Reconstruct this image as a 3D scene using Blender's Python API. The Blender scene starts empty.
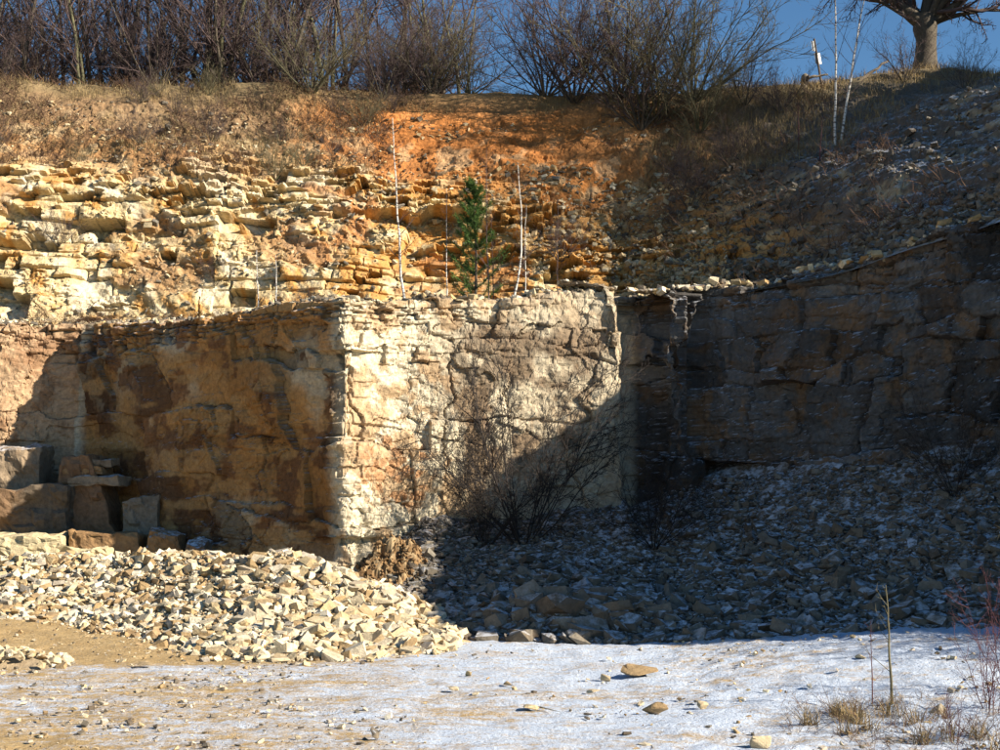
import bpy, bmesh, math, random
import numpy as np
from mathutils import Vector, Matrix, Euler

scene = bpy.context.scene
COL = scene.collection
R = math.radians

# ------------------------------------------------------------------ camera, sky, sun, exposure
FPX, HOR, HC = 1400.0, 484.0, 3.0          # focal length in photo pixels, horizon row, eye height (m)
cam_d = bpy.data.cameras.new('camera')
cam = bpy.data.objects.new('camera', cam_d); COL.objects.link(cam)
cam.location = (0, 0, HC); cam.rotation_euler = (R(90), 0, 0)
cam_d.sensor_width = 36.0; cam_d.lens = 36.0 * FPX / 1000.0
cam_d.shift_y = (HOR - 375.0) / 1000.0
cam_d.clip_end = 3000; cam_d.clip_start = 0.1
scene.camera = cam

SUN_AZ, SUN_EL = 22.0, 28.0                 # degrees behind the picture plane, above the horizon
a, e = R(SUN_AZ), R(SUN_EL)
SDIR = Vector((math.cos(a) * math.cos(e), -math.sin(a) * math.cos(e), math.sin(e)))

world = bpy.data.worlds.new('World'); scene.world = world; world.use_nodes = True
wn = world.node_tree.nodes; wl = world.node_tree.links
bg = wn['Background']
sky = wn.new('ShaderNodeTexSky'); sky.sky_type = 'NISHITA'; sky.sun_disc = False
sky.sun_elevation = R(SUN_EL); sky.sun_rotation = R(90 + SUN_AZ)
sky.altitude = 300; sky.air_density = 1.0; sky.dust_density = 0.0; sky.ozone_density = 3.0
hsv = wn.new('ShaderNodeHueSaturation'); hsv.inputs['Saturation'].default_value = 1.18; hsv.inputs['Value'].default_value = 1.0
wl.new(sky.outputs['Color'], hsv.inputs['Color']); wl.new(hsv.outputs['Color'], bg.inputs['Color']); bg.inputs['Strength'].default_value = 0.062

sun_d = bpy.data.lights.new('sun', 'SUN'); sun_d.energy = 5.0; sun_d.angle = R(0.53)
sun_d.color = (1.0, 0.92, 0.79)
sun = bpy.data.objects.new('sun', sun_d); COL.objects.link(sun)
sun.rotation_euler = SDIR.to_track_quat('Z', 'Y').to_euler(); sun.location = (30, -10, 40)

vs = scene.view_settings
vs.view_transform = 'Standard'; vs.look = 'None'; vs.gamma = 1.0; vs.use_curve_mapping = False
vs.exposure = 1.02
scene.cycles.max_bounces = 3; scene.cycles.diffuse_bounces = 1
scene.cycles.transparent_max_bounces = 4

# ------------------------------------------------------------------ numeric helpers
def px(x, y, Y):
    """photo pixel + distance -> world point"""
    return Vector(((x - 500.0) * Y / FPX, Y, HC + (HOR - y) * Y / FPX))

M32 = np.uint32(0xffffffff)
def _h(ix, iy, iz, seed):
    h = (ix.astype(np.uint32) * np.uint32(374761393) + iy.astype(np.uint32) * np.uint32(668265263)
         + iz.astype(np.uint32) * np.uint32(2147483647) + np.uint32(seed * 144665 & 0xffffffff))
    h = (h ^ (h >> np.uint32(13))) * np.uint32(1274126177)
    h = (h ^ (h >> np.uint32(16))) * np.uint32(2246822519)
    h = h ^ (h >> np.uint32(15))
    return h.astype(np.float32) / np.float32(4294967295.0)

def vn(x, y, z=None, seed=0):
    """value noise, -1..1"""
    x = np.asarray(x, np.float32); y = np.asarray(y, np.float32)
    if z is None:
        fx, fy = np.floor(x), np.floor(y)
        u, v = x - fx, y - fy
        ix, iy = fx.astype(np.int32), fy.astype(np.int32); iz = np.zeros_like(ix)
        u = u * u * u * (u * (u * 6 - 15) + 10); v = v * v * v * (v * (v * 6 - 15) + 10)
        c00 = _h(ix, iy, iz, seed); c10 = _h(ix + 1, iy, iz, seed)
        c01 = _h(ix, iy + 1, iz, seed); c11 = _h(ix + 1, iy + 1, iz, seed)
        return 2 * ((c00 * (1 - u) + c10 * u) * (1 - v) + (c01 * (1 - u) + c11 * u) * v) - 1
    z = np.asarray(z, np.float32)
    fz = np.floor(z); w = z - fz; w = w * w * (3 - 2 * w)
    fx, fy = np.floor(x), np.floor(y)
    u, v = x - fx, y - fy
    ix, iy, iz = fx.astype(np.int32), fy.astype(np.int32), fz.astype(np.int32)
    u = u * u * (3 - 2 * u); v = v * v * (3 - 2 * v)
    r = 0
    for dz, wz in ((0, 1 - w), (1, w)):
        c00 = _h(ix, iy, iz + dz, seed); c10 = _h(ix + 1, iy, iz + dz, seed)
        c01 = _h(ix, iy + 1, iz + dz, seed); c11 = _h(ix + 1, iy + 1, iz + dz, seed)
        r = r + wz * ((c00 * (1 - u) + c10 * u) * (1 - v) + (c01 * (1 - u) + c11 * u) * v)
    return 2 * r - 1

def fbm(x, y, z=None, oct=4, seed=0, gain=0.5):
    s, amp, f, tot = 0, 1.0, 1.0, 0
    for o in range(oct):
        s = s + amp * vn(x * f + 17.3 * o, y * f - 9.1 * o, None if z is None else z * f, seed + o * 7)
        tot += amp; amp *= gain; f *= 2.03
    return s / tot

def worley(x, y, seed=0, ids=False):
    """F1, F2-F1 and cell random on a unit jittered lattice"""
    x = np.asarray(x, np.float32); y = np.asarray(y, np.float32)
    fx, fy = np.floor(x).astype(np.int32), np.floor(y).astype(np.int32)
    f1 = np.full(x.shape, 9, np.float32); f2 = f1.copy(); rid = np.zeros(x.shape, np.float32); cidx = np.zeros(x.shape, np.int64)
    z0 = np.zeros_like(fx)
    for dx in (-1, 0, 1):
        for dy in (-1, 0, 1):
            cx, cy = fx + dx, fy + dy
            jx = cx + _h(cx, cy, z0, seed); jy = cy + _h(cx, cy, z0 + 1, seed)
            d = np.hypot(x - jx, y - jy)
            r = _h(cx, cy, z0 + 2, seed)
            near = d < f1
            f2 = np.where(near, f1, np.minimum(f2, d))
            rid = np.where(near, r, rid); f1 = np.where(near, d, f1)
            if ids: cidx = np.where(near, (cx.astype(np.int64) + 2000) * 8192 + cy + 2000, cidx)
    return (f1, f2 - f1, rid, cidx) if ids else (f1, f2 - f1, rid)

def sm(lo, hi, x):
    t = np.clip((np.asarray(x, float) - lo) / (hi - lo), 0, 1)
    return t * t * (3 - 2 * t)

def interp(x, pts):
    xs, ys = zip(*pts)
    return np.interp(x, xs, ys)

def col_mix(c0, c1, f):
    f = np.clip(np.asarray(f), 0, 1)[..., None]
    return c0 * (1 - f) + np.asarray(c1, float) * f

# ------------------------------------------------------------------ mesh helpers
def mesh_np(name, V, F, mat=None, col=None, snow=None, smooth=False):
    V = np.ascontiguousarray(V, np.float32).reshape(-1, 3); F = np.ascontiguousarray(F, np.int32)
    k = F.shape[1]
    me = bpy.data.meshes.new(name)
    me.vertices.add(len(V)); me.vertices.foreach_set('co', V.ravel())
    me.loops.add(F.size); me.loops.foreach_set('vertex_index', F.ravel())
    me.polygons.add(len(F)); me.polygons.foreach_set('loop_start', np.arange(0, F.size, k, dtype=np.int32))
    try: me.polygons.foreach_set('loop_total', np.full(len(F), k, np.int32))
    except Exception: pass
    me.update(calc_edges=True)
    if col is not None:
        at = me.color_attributes.new('Col', 'FLOAT_COLOR', 'POINT')
        c = np.ones((len(V), 4), np.float32); c[:, :3] = np.asarray(col).reshape(-1, 3)
        at.data.foreach_set('color', c.ravel())
    if snow is not None:
        at = me.attributes.new('snow', 'FLOAT', 'POINT')
        at.data.foreach_set('value', np.asarray(snow, np.float32).ravel())
    me.shade_smooth() if smooth else me.shade_flat()
    if mat: me.materials.append(mat)
    return me

def link(name, me, parent=None, loc=(0, 0, 0), rot=(0, 0, 0), scale=(1, 1, 1)):
    o = bpy.data.objects.new(name, me); COL.objects.link(o)
    o.location = loc; o.rotation_euler = rot; o.scale = scale
    if parent: o.parent = parent
    return o

def tag(o, label=None, cat=None, group=None, kind=None):
    if label: o['label'] = label
    if cat: o['category'] = cat
    if group: o['group'] = group
    if kind: o['kind'] = kind
    return o

def grid_faces(nu, nv):
    i = np.arange(nu - 1)[:, None] * nv + np.arange(nv - 1)[None, :]
    return np.stack([i, i + nv, i + nv + 1, i + 1], -1).reshape(-1, 4)

def split_cells(name, V, F, face_cell, mat, col, snow, parent_name, nmax=300, min_faces=25):
    """largest cells become child objects, the rest stays in the parent's own mesh"""
    ids, cnt = np.unique(face_cell, return_counts=True)
    ok = ids >= 0
    ids, cnt = ids[ok], cnt[ok]
    order = np.argsort(-cnt)
    big = [ids[k] for k in order[:nmax] if cnt[k] >= min_faces]
    isbig = np.isin(face_cell, big)
    def sub(mask, nm):
        f = F[mask]; vi, inv = np.unique(f, return_inverse=True)
        return mesh_np(nm, V[vi], inv.reshape(f.shape), mat, col[vi], None if snow is None else snow[vi])
    par = link(parent_name, sub(~isbig, parent_name))
    o_ = np.argsort(face_cell, kind='stable'); fc = face_cell[o_]
    for c in big:
        lo, hi = np.searchsorted(fc, c), np.searchsorted(fc, c, 'right')
        f = F[o_[lo:hi]]; vi, inv = np.unique(f, return_inverse=True)
        vv = V[vi]; cen = vv.mean(0)
        me = mesh_np(name, vv - cen, inv.reshape(f.shape), mat, col[vi], None if snow is None else snow[vi])
        link(name, me, par, tuple(cen))
    return par

# ------------------------------------------------------------------ materials
def nodes_of(m):
    m.use_nodes = True
    nt = m.node_tree; nt.nodes.clear()
    out = nt.nodes.new('ShaderNodeOutputMaterial'); b = nt.nodes.new('ShaderNodeBsdfPrincipled')
    nt.links.new(b.outputs[0], out.inputs[0])
    b.inputs['Roughness'].default_value = 0.9
    b.inputs['Specular IOR Level'].default_value = 0.2
    return nt, b

def nnode(nt, t, **kw):
    n = nt.nodes.new(t)
    for k, v in kw.items():
        if k in n.inputs: n.inputs[k].default_value = v
        else: setattr(n, k, v)
    return n

def noise_val(nt, co, scale, detail=4, rough=0.6, lo=0.3, hi=0.7, olo=0.0, ohi=1.0):
    n = nnode(nt, 'ShaderNodeTexNoise', Scale=scale, Detail=detail, Roughness=rough)
    nt.links.new(co, n.inputs['Vector'])
    mr = nt.nodes.new('ShaderNodeMapRange')
    for k, v in zip(('From Min', 'From Max', 'To Min', 'To Max'), (lo, hi, olo, ohi)): mr.inputs[k].default_value = v
    nt.links.new(n.outputs['Fac'], mr.inputs['Value'])
    return mr.outputs[0]

def mathn(nt, op, x, y=None):
    n = nt.nodes.new('ShaderNodeMath'); n.operation = op
    for i, v in enumerate((x, y)):
        if v is None: continue
        if isinstance(v, (int, float)): n.inputs[i].default_value = v
        else: nt.links.new(v, n.inputs[i])
    return n.outputs[0]

def mixc(nt, f, c0, c1, blend='MIX'):
    n = nt.nodes.new('ShaderNodeMix'); n.data_type = 'RGBA'; n.blend_type = blend
    for s, v in ((n.inputs[0], f), (n.inputs[6], c0), (n.inputs[7], c1)):
        if isinstance(v, (int, float)): s.default_value = v
        elif isinstance(v, tuple): s.default_value = (*v, 1)
        else: nt.links.new(v, s)
    return n.outputs[2]

def rock_material(name, use_col=True, palette=None, snow_all=None, bump=0.5, fine=9.0):
    m = bpy.data.materials.new(name); nt, b = nodes_of(m)
    geo = nt.nodes.new('ShaderNodeNewGeometry'); pos = geo.outputs['Position']
    if use_col:
        at = nt.nodes.new('ShaderNodeAttribute'); at.attribute_name = 'Col'; base = at.outputs['Color']
    else:
        oi = nt.nodes.new('ShaderNodeObjectInfo')
        r = nt.nodes.new('ShaderNodeValToRGB'); r.color_ramp.interpolation = 'LINEAR'
        els = r.color_ramp.elements
        while len(els) < len(palette): els.new(0.5)
        for i, c in enumerate(palette):
            els[i].position = i / (len(palette) - 1); els[i].color = (*c, 1)
        nt.links.new(oi.outputs['Random'], r.inputs[0]); base = r.outputs[0]
    v1 = noise_val(nt, pos, fine, 5, 0.7, 0.25, 0.75, 0.55, 1.35)
    c = mixc(nt, 1.0, base, v1, 'MULTIPLY')
    st = noise_val(nt, pos, 2.3, 5, 0.7, 0.55, 0.72)
    c = mixc(nt, mathn(nt, 'MULTIPLY', st, 0.35), c, (0.30, 0.17, 0.08))
    # snow lying on up-facing faces where it has not melted
    sep = nt.nodes.new('ShaderNodeSeparateXYZ'); nt.links.new(geo.outputs['Normal'], sep.inputs[0])
    up = nt.nodes.new('ShaderNodeMapRange'); up.inputs['From Min'].default_value = 0.55; up.inputs['From Max'].default_value = 0.85
    nt.links.new(sep.outputs['Z'], up.inputs['Value'])
    if snow_all is None:
        sa = nt.nodes.new('ShaderNodeAttribute'); sa.attribute_name = 'snow'; amt = sa.outputs['Fac']
    else:
        amt = snow_all
    sn = noise_val(nt, pos, 6.0, 4, 0.7, 0.42, 0.60)
    f = mathn(nt, 'MULTIPLY', mathn(nt, 'MULTIPLY', up.outputs[0], sn), amt)
    c = mixc(nt, f, c, (0.80, 0.83, 0.88))
    nt.links.new(c, b.inputs['Base Color'])
    bn = nnode(nt, 'ShaderNodeTexNoise', Scale=22.0, Detail=5, Roughness=0.65); nt.links.new(pos, bn.inputs['Vector'])
    bp = nnode(nt, 'ShaderNodeBump', Strength=bump, Distance=0.05); nt.links.new(bn.outputs['Fac'], bp.inputs['Height'])
    nt.links.new(bp.outputs[0], b.inputs['Normal'])
    return m

M_rock = rock_material('limestone')
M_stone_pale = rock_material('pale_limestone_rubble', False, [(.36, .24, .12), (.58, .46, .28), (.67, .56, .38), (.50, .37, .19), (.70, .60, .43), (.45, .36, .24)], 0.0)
M_stone_grey = rock_material('grey_limestone_rubble', False, [(.16, .125, .085), (.21, .175, .13), (.125, .095, .065), (.24, .205, .155)], 0.55)  # greys lowered so that the scree's shade looks deeper
M_stone_ochre = rock_material('ochre_limestone_rubble', False, [(.50, .30, .12), (.58, .42, .22), (.45, .26, .10), (.60, .48, .30)], 0.0)

def ground_material():
    m = bpy.data.materials.new('snow_dusted_ground'); nt, b = nodes_of(m)
    geo = nt.nodes.new('ShaderNodeNewGeometry'); pos = geo.outputs['Position']
    dirt = mixc(nt, noise_val(nt, pos, 1.4, 6, 0.7, 0.35, 0.65), (0.52, 0.36, 0.17), (0.38, 0.25, 0.11))
    dirt = mixc(nt, noise_val(nt, pos, 16, 5, 0.7, 0.55, 0.7), dirt, (0.52, 0.43, 0.29))
    mp = nt.nodes.new('ShaderNodeMapping'); mp.inputs['Scale'].default_value = (0.9, 2.2, 1); mp.inputs['Rotation'].default_value = (0, 0, R(12))
    nt.links.new(pos, mp.inputs[0])
    at = nt.nodes.new('ShaderNodeAttribute'); at.attribute_name = 'snow'
    n1 = noise_val(nt, mp.outputs[0], 1.9, 9, 0.74, 0.25, 0.75)
    n2 = noise_val(nt, pos, 9, 8, 0.85, 0.25, 0.75)
    s = mathn(nt, 'ADD', mathn(nt, 'MULTIPLY', n1, 0.70), mathn(nt, 'MULTIPLY', n2, 0.60))
    s = mathn(nt, 'ADD', s, mathn(nt, 'MULTIPLY', mathn(nt, 'SUBTRACT', at.outputs['Fac'], 0.5), 1.3))
    mr = nt.nodes.new('ShaderNodeMapRange'); mr.inputs['From Min'].default_value = 0.52; mr.inputs['From Max'].default_value = 0.86
    nt.links.new(s, mr.inputs['Value'])
    spk = noise_val(nt, pos, 26, 3, 0.6, 0.60, 0.68)
    dirt = mixc(nt, mathn(nt, 'MULTIPLY', spk, 0.7), dirt, (0.17, 0.11, 0.06))
    spk2 = noise_val(nt, pos, 19, 3, 0.6, 0.635, 0.70)
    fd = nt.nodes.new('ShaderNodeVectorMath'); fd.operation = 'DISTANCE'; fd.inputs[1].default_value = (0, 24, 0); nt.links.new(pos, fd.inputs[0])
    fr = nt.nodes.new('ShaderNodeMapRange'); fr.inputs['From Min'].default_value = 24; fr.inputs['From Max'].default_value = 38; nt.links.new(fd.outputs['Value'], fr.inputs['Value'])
    dirt = mixc(nt, fr.outputs[0], dirt, (0.10, 0.085, 0.05))  # far ground darkened to bounce less light onto the walls
    c = mixc(nt, mathn(nt, 'MULTIPLY', mr.outputs[0], mathn(nt, 'SUBTRACT', 1.0, mathn(nt, 'MULTIPLY', spk2, 0.75))), dirt, (0.55, 0.61, 0.70))
    nt.links.new(c, b.inputs['Base Color'])
    bn = nnode(nt, 'ShaderNodeTexNoise', Scale=14.0, Detail=6, Roughness=0.7); nt.links.new(pos, bn.inputs['Vector'])
    bp = nnode(nt, 'ShaderNodeBump', Strength=0.85, Distance=0.06); nt.links.new(bn.outputs['Fac'], bp.inputs['Height'])
    nt.links.new(bp.outputs[0], b.inputs['Normal'])
    return m
M_ground = ground_material()

def simple(name, c0, c1, scale=8.0, rough=0.85, obj_var=0.25, bump=0.0):
    m = bpy.data.materials.new(name); nt, b = nodes_of(m)
    geo = nt.nodes.new('ShaderNodeNewGeometry'); pos = geo.outputs['Position']
    c = mixc(nt, noise_val(nt, pos, scale, 4, 0.65, 0.3, 0.7), c0, c1)
    rnd = geo.outputs['Random Per Island']
    mr = nt.nodes.new('ShaderNodeMapRange'); mr.inputs['To Min'].default_value = 1 - obj_var; mr.inputs['To Max'].default_value = 1 + obj_var
    nt.links.new(rnd, mr.inputs['Value'])
    c = mixc(nt, 1.0, c, mr.outputs[0], 'MULTIPLY')
    nt.links.new(c, b.inputs['Base Color']); b.inputs['Roughness'].default_value = rough
    if bump:
        bn = nnode(nt, 'ShaderNodeTexNoise', Scale=scale * 3, Detail=4); nt.links.new(pos, bn.inputs['Vector'])
        bp = nnode(nt, 'ShaderNodeBump', Strength=bump, Distance=0.04); nt.links.new(bn.outputs['Fac'], bp.inputs['Height'])
        nt.links.new(bp.outputs[0], b.inputs['Normal'])
    return m
M_bark = simple('grey_brown_bark', (0.13, 0.105, 0.075), (0.07, 0.055, 0.04), 9, bump=0.5)
M_bark_green = simple('mossy_bark', (0.15, 0.14, 0.07), (0.08, 0.07, 0.045), 7, bump=0.4)
M_twig = simple('bare_twigs', (0.13, 0.09, 0.08), (0.075, 0.052, 0.05), 5, obj_var=0.4)
M_twig_green = simple('greenish_twigs', (0.20, 0.17, 0.09), (0.12, 0.10, 0.06), 5, obj_var=0.4)
M_twig_dark = simple('dark_twigs', (0.045, 0.036, 0.03), (0.025, 0.02, 0.018), 5, obj_var=0.3)
M_red_twig = simple('red_twigs', (0.13, 0.05, 0.05), (0.08, 0.035, 0.04), 5, obj_var=0.4)
M_grass = simple('dry_grass', (0.36, 0.26, 0.12), (0.22, 0.15, 0.07), 3, obj_var=0.45)
M_bramble = simple('dry_bramble', (0.17, 0.095, 0.055), (0.09, 0.055, 0.036), 3, obj_var=0.5)
M_needle = simple('pine_needles', (0.05, 0.11, 0.025), (0.09, 0.14, 0.03), 6, obj_var=0.4)
M_sign_white = simple('white_painted_board', (0.82, 0.80, 0.76), (0.74, 0.72, 0.68), 12, 0.6, 0.0)
M_post = simple('weathered_post', (0.16, 0.12, 0.09), (0.10, 0.075, 0.055), 15, 0.85, 0.0, 0.4)
M_dead = simple('dead_wood', (0.30, 0.24, 0.17), (0.18, 0.14, 0.10), 10, 0.9, 0.1, 0.5)

def birch_material():
    m = bpy.data.materials.new('birch_bark'); nt, b = nodes_of(m)
    geo = nt.nodes.new('ShaderNodeNewGeometry')
    mp = nt.nodes.new('ShaderNodeMapping'); mp.inputs['Scale'].default_value = (3, 3, 14); nt.links.new(geo.outputs['Position'], mp.inputs[0])
    c = mixc(nt, noise_val(nt, mp.outputs[0], 1.0, 4, 0.7, 0.50, 0.60), (0.66, 0.61, 0.53), (0.09, 0.07, 0.06))
    nt.links.new(c, b.inputs['Base Color']); b.inputs['Roughness'].default_value = 0.7
    return m
M_birch = birch_material()

# ------------------------------------------------------------------ plan of the quarry
# rim of the lower wall, left to right (x, y)
PLAN = [(-40, 39.0), (-17.0, 38.9), (-12.55, 40.0), (-12.2, 39.9), (-3.95, 33.15), (-3.7, 33.05), (-3.45, 33.14), (-2.4, 33.86), (-1.0, 34.3), (3.15, 34.95),
        (3.35, 36.0), (4.0, 35.95), (4.12, 35.3), (4.8, 35.1), (4.95, 35.7), (5.5, 35.2), (8.0, 32.7), (10.7, 30.2), (15.5, 20.3), (34, 12.8)]
RIMZ = [(-40, 7.6), (-17, 7.45), (-12.4, 7.6), (-9, 7.35), (-6.5, 7.35), (-4.8, 7.5), (-3.7, 7.35), (0, 7.65), (3.2, 7.85), (4.8, 7.95),
        (6.5, 8.1), (8.2, 8.25), (9.2, 8.6), (10.7, 8.9), (13, 9.6), (15.5, 10.3), (34, 11.5)]
def rim_y(x): return interp(x, PLAN)
def rim_z(x): return interp(x, RIMZ)

# bare ground
def ground_z(x, y):
    return 0.55 * sm(1.5, 9, x) * sm(12, 24, y) + 0.30 * sm(-5, -12, x) * sm(24, 31, y) + 0.03 * fbm(x * .35, y * .35, oct=3, seed=3)

# heap of fresh rubble at the foot of the left wall
HEAP_TOE = [(-20, 29.5), (-11.7, 29.0), (-9, 28.6), (-6.8, 26.6), (-5.4, 24.6), (-4.2, 23.7), (-2.6, 23.9), (-0.9, 24.9), (0.2, 25.6)]
HEAP_CREST_Y = [(-20, 33.2), (-11.7, 33.0), (-7.5, 31.4), (-4.5, 29.6), (-3.2, 28.8), (-1.6, 27.8), (0.2, 26.8)]
HEAP_H = [(-20, 1.0), (-11.7, 1.0), (-7.5, 1.3), (-4.6, 1.42), (-3.4, 1.1), (-2.4, .72), (-1.5, .38), (-.8, .08), (-.4, -.15), (0.6, -.3)]
def heap_z(x, y):
    t, c, h = interp(x, HEAP_TOE), interp(x, HEAP_CREST_Y), interp(x, HEAP_H)
    f = np.clip((y - t) / (c - t), 0, 1)
    lump = 0.16 * fbm(x * .9, y * .9, oct=3, seed=11)
    f = .25 * f + .75 * f ** 1.7
    z = f * (h + lump * 1.3)
    back = sm(0, 3.2, y - c)
    return z * (1 - 0.35 * back) - 0.12 * (1 - sm(0, .5, y - t)) - .02

# scree at the foot of the right wall
SCREE_T = [(-4.6, 0.2), (-3.4, .55), (-2.6, 1.5), (-1.8, 2.1), (0, 2.15), (3, 2.35), (6, 2.95), (10, 3.3), (20, 3.8)]
SCREE_TOE = [(-4.6, 28.0), (-2, 27.4), (0, 26.7), (3, 26.0), (6, 25.0), (9, 23.6), (12, 22.5), (16, 21.4), (24, 19)]
def scree_z(x, y):
    t = interp(x, SCREE_TOE); w = np.maximum(rim_y(x), t + 2.5); h = interp(x, SCREE_T)
    f = np.clip((y - t) / (w - t), 0, 1.2)
    hump = 0.5 * np.exp(-((x - 1.6) / 1.6) ** 2) * np.exp(-((y - 27.9) / .9) ** 2)
    mound = .35 * np.exp(-((x + 2.35) / .8) ** 2) * np.exp(-((y - 31.5) / .9) ** 2)
    return h * (0.35 * f + 0.65 * f ** 1.5) + hump + mound + 0.22 * fbm(x * .6, y * .6, oct=4, seed=21) * sm(0, .25, f) - 0.2 * (1 - sm(0, .08, f))

# ------------------------------------------------------------------ ground sheet
def spaced(lo, hi, step, far, n=26):
    c = np.arange(lo, hi + 1e-6, step)
    g = np.geomspace(step * 2, far, n)
    return np.concatenate([lo - g[::-1], c, hi + g])
gx, gy = spaced(-13, 12, .09, 600), spaced(12.5, 31, .09, 700)
GX, GY = np.meshgrid(gx, gy, indexing='ij')
near = sm(60, 30, np.abs(GX)) * sm(60, 40, GY)
GZ = ground_z(GX, GY) * near + near * ((0.05 + .03 * sm(0, 5, GX)) * fbm(GX * 1.3, GY * 1.8, oct=5, seed=5, gain=.62) + (0.016 + .014 * sm(1, 5, GX)) * vn(GX * 7, GY * 7, seed=6))
GZ = GZ - 2.5 * sm(45, 90, GY)
snow = 0.46 + 0.19 * sm(-6.5, 2.5, GX + (GY - 20) * .25) + .04 * sm(3, 8, GX) - 0.42 * sm(22.6, 25, GY) * sm(-1.5, -4.5, GX) - .1 * sm(-2, -5, GX) * sm(18, 15, GY)
snow = snow + 0.16 * fbm(GX * .5, GY * 1.1, oct=4, seed=8) - .10 * sm(4, 9, GX) * sm(20, 16, GY)
snow = snow * sm(26, 16, np.abs(GX)) * sm(-4, 8, GY)  # snow faded out of view too, for less bounced light
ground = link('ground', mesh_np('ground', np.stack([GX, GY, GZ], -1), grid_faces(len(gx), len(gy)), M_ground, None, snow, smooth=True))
tag(ground, 'flat quarry floor of sandy dirt dusted with thin snow', kind='structure')

# ------------------------------------------------------------------ bedded rock: rows of beds cut by joints
def bedding(s, h, seed, row=(.18, .8), asp=(.8, 2.6), jog=.10):
    """returns cell id, edge distance, per-cell randoms (4)"""
    rng = np.random.default_rng(seed)
    ws = s + jog * fbm(s * 1.3, h * 1.3, oct=4, seed=seed + 1) * 1.6
    wh = h + jog * fbm(s * .8, h * 1.6, oct=4, seed=seed + 2) + .06 * vn(s * .3, h * .2, seed=seed + 5)
    lo, hi = wh.min() - 1, wh.max() + 1
    b = [lo]
    while b[-1] < hi: b.append(b[-1] + rng.uniform(*row) * rng.choice([1, 1, .5]))
    b = np.array(b)
    ri = np.clip(np.searchsorted(b, wh) - 1, 0, len(b) - 2)
    ed = np.minimum(wh - b[ri], b[ri + 1] - wh)
    cid = np.zeros(s.shape, np.int64); lu = np.zeros(s.shape); lv = wh - .5 * (b[ri] + b[ri + 1])
    smin, smax = ws.min() - 1, ws.max() + 3
    for r in np.unique(ri):
        m = ri == r
        hh = b[r + 1] - b[r]
        j = [smin + rng.uniform(0, 1)]
        while j[-1] < smax: j.append(j[-1] + hh * rng.uniform(*asp) + .05)
        j = np.array([smin - 2] + j)
        ci = np.clip(np.searchsorted(j, ws[m]) - 1, 0, len(j) - 2)
        ed[m] = np.minimum(ed[m], np.minimum(ws[m] - j[ci], j[ci + 1] - ws[m]))
        cid[m] = r * 4096 + ci; lu[m] = ws[m] - .5 * (j[ci] + j[ci + 1])
    z = np.zeros(cid.shape, np.int32); c32 = (cid % 2**31).astype(np.int32)
    rnd = [_h(c32, z + k, z, seed) for k in range(5)] + [lu, lv]
    return cid, np.maximum(ed, 0), rnd

# ------------------------------------------------------------------ lower cliff
def resample(pts, step):
    P = np.array(pts, float); seg = np.hypot(*np.diff(P, axis=0).T); L = np.concatenate([[0], np.cumsum(seg)])
    return P, L
P_, L_ = resample(PLAN, .035)
s_parts = []
def s_at(x): return float(np.interp(x, P_[:, 0], L_))
s_parts.append(np.arange(0, s_at(-21), .30)); s_parts.append(np.arange(s_at(-21), s_at(-15.2), .08)); s_parts.append(np.arange(s_at(-15.2), s_at(12.2), .034)); s_parts.append(np.arange(s_at(12.2), s_at(18), .08)); s_parts.append(np.arange(s_at(18), L_[-1], .22))
S = np.concatenate(s_parts)
PX = np.interp(S, L_, P_[:, 0]); PY = np.interp(S, L_, P_[:, 1])
def smooth1(aX, w):
    # smooth along arc length on a uniform resampling
    u = np.arange(0, L_[-1], .05); v = np.interp(u, S, aX); k = np.hanning(int(w / .05) | 1); k /= k.sum()
    pad = len(k) // 2
    return np.interp(S, u, np.convolve(np.pad(v, pad, mode='edge'), k, 'valid'))
TX = smooth1(np.gradient(PX, S), .5); TY = smooth1(np.gradient(PY, S), .5)
NL = np.hypot(TX, TY); NX, NY = TY / NL, -TX / NL
PXs, PYs = smooth1(PX, .22), smooth1(PY, .22)
blk = np.floor(S / .55 + .6 * vn(S * .9, S * 0, seed=31))
topz = rim_z(PX) + .10 * (_h(blk.astype(np.int32), np.zeros_like(blk, np.int32), np.zeros_like(blk, np.int32), 5) - .5) + .10 * fbm(S * .8, S * 0, oct=3, seed=33)
NV, NT = 235, 30
ZMIN = -.4
v = np.linspace(0, 1, NV)
Sg = np.repeat(S[:, None], NV + NT, 1)
Zv = ZMIN + (topz[:, None] - ZMIN) * v[None, :]
Zt = np.repeat(topz[:, None], NT, 1)
Zg = np.concatenate([Zv, Zt], 1)
inw = np.concatenate([np.zeros(NV), np.linspace(.04, 1.3, NT)])[None, :] + 0 * Sg
Hc = Zg + .0 * Sg
# bedding coordinate keeps running inward over the shoulder
dep = topz[:, None] - Zg
flt = .35 * np.sign(vn(Sg * .33, Sg * 0 + .5, seed=104)) + .3 * vn(Sg * .21, Hc * .1, seed=105)
cid, ed, rn = bedding(Sg + .25 * Hc * vn(Sg * .2, Hc * .1, seed=106), Hc + .03 * Sg + flt, 101, row=(.55, 1.9), asp=(.4, 1.5), jog=.30)
bedid, bed_ed, bed_r = bedding(Sg, Hc + .03 * Sg, 107, row=(.9, 2.1), asp=(2.5, 6), jog=.22)
cid2, ed2, rn2 = bedding(Sg, Hc - .02 * Sg, 137, row=(.07, .26), asp=(1.2, 4.5), jog=.09)
left = sm(-3.9, -4.3, PX)[:, None] * sm(-12.3, -12.0, PX)[:, None]
front = (sm(-4.0, -3.6, PX) * sm(3.5, 3.2, PX))[:, None]
right = sm(3.3, 3.6, PX)[:, None]
topw = sm(.95 - .35 * front, .2, dep + .55 * fbm(Sg * .5, Hc * .5, oct=3, seed=40))   # thin broken beds near the rim
rough = .8 + .6 * right + .1 * left - .2 * front
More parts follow.
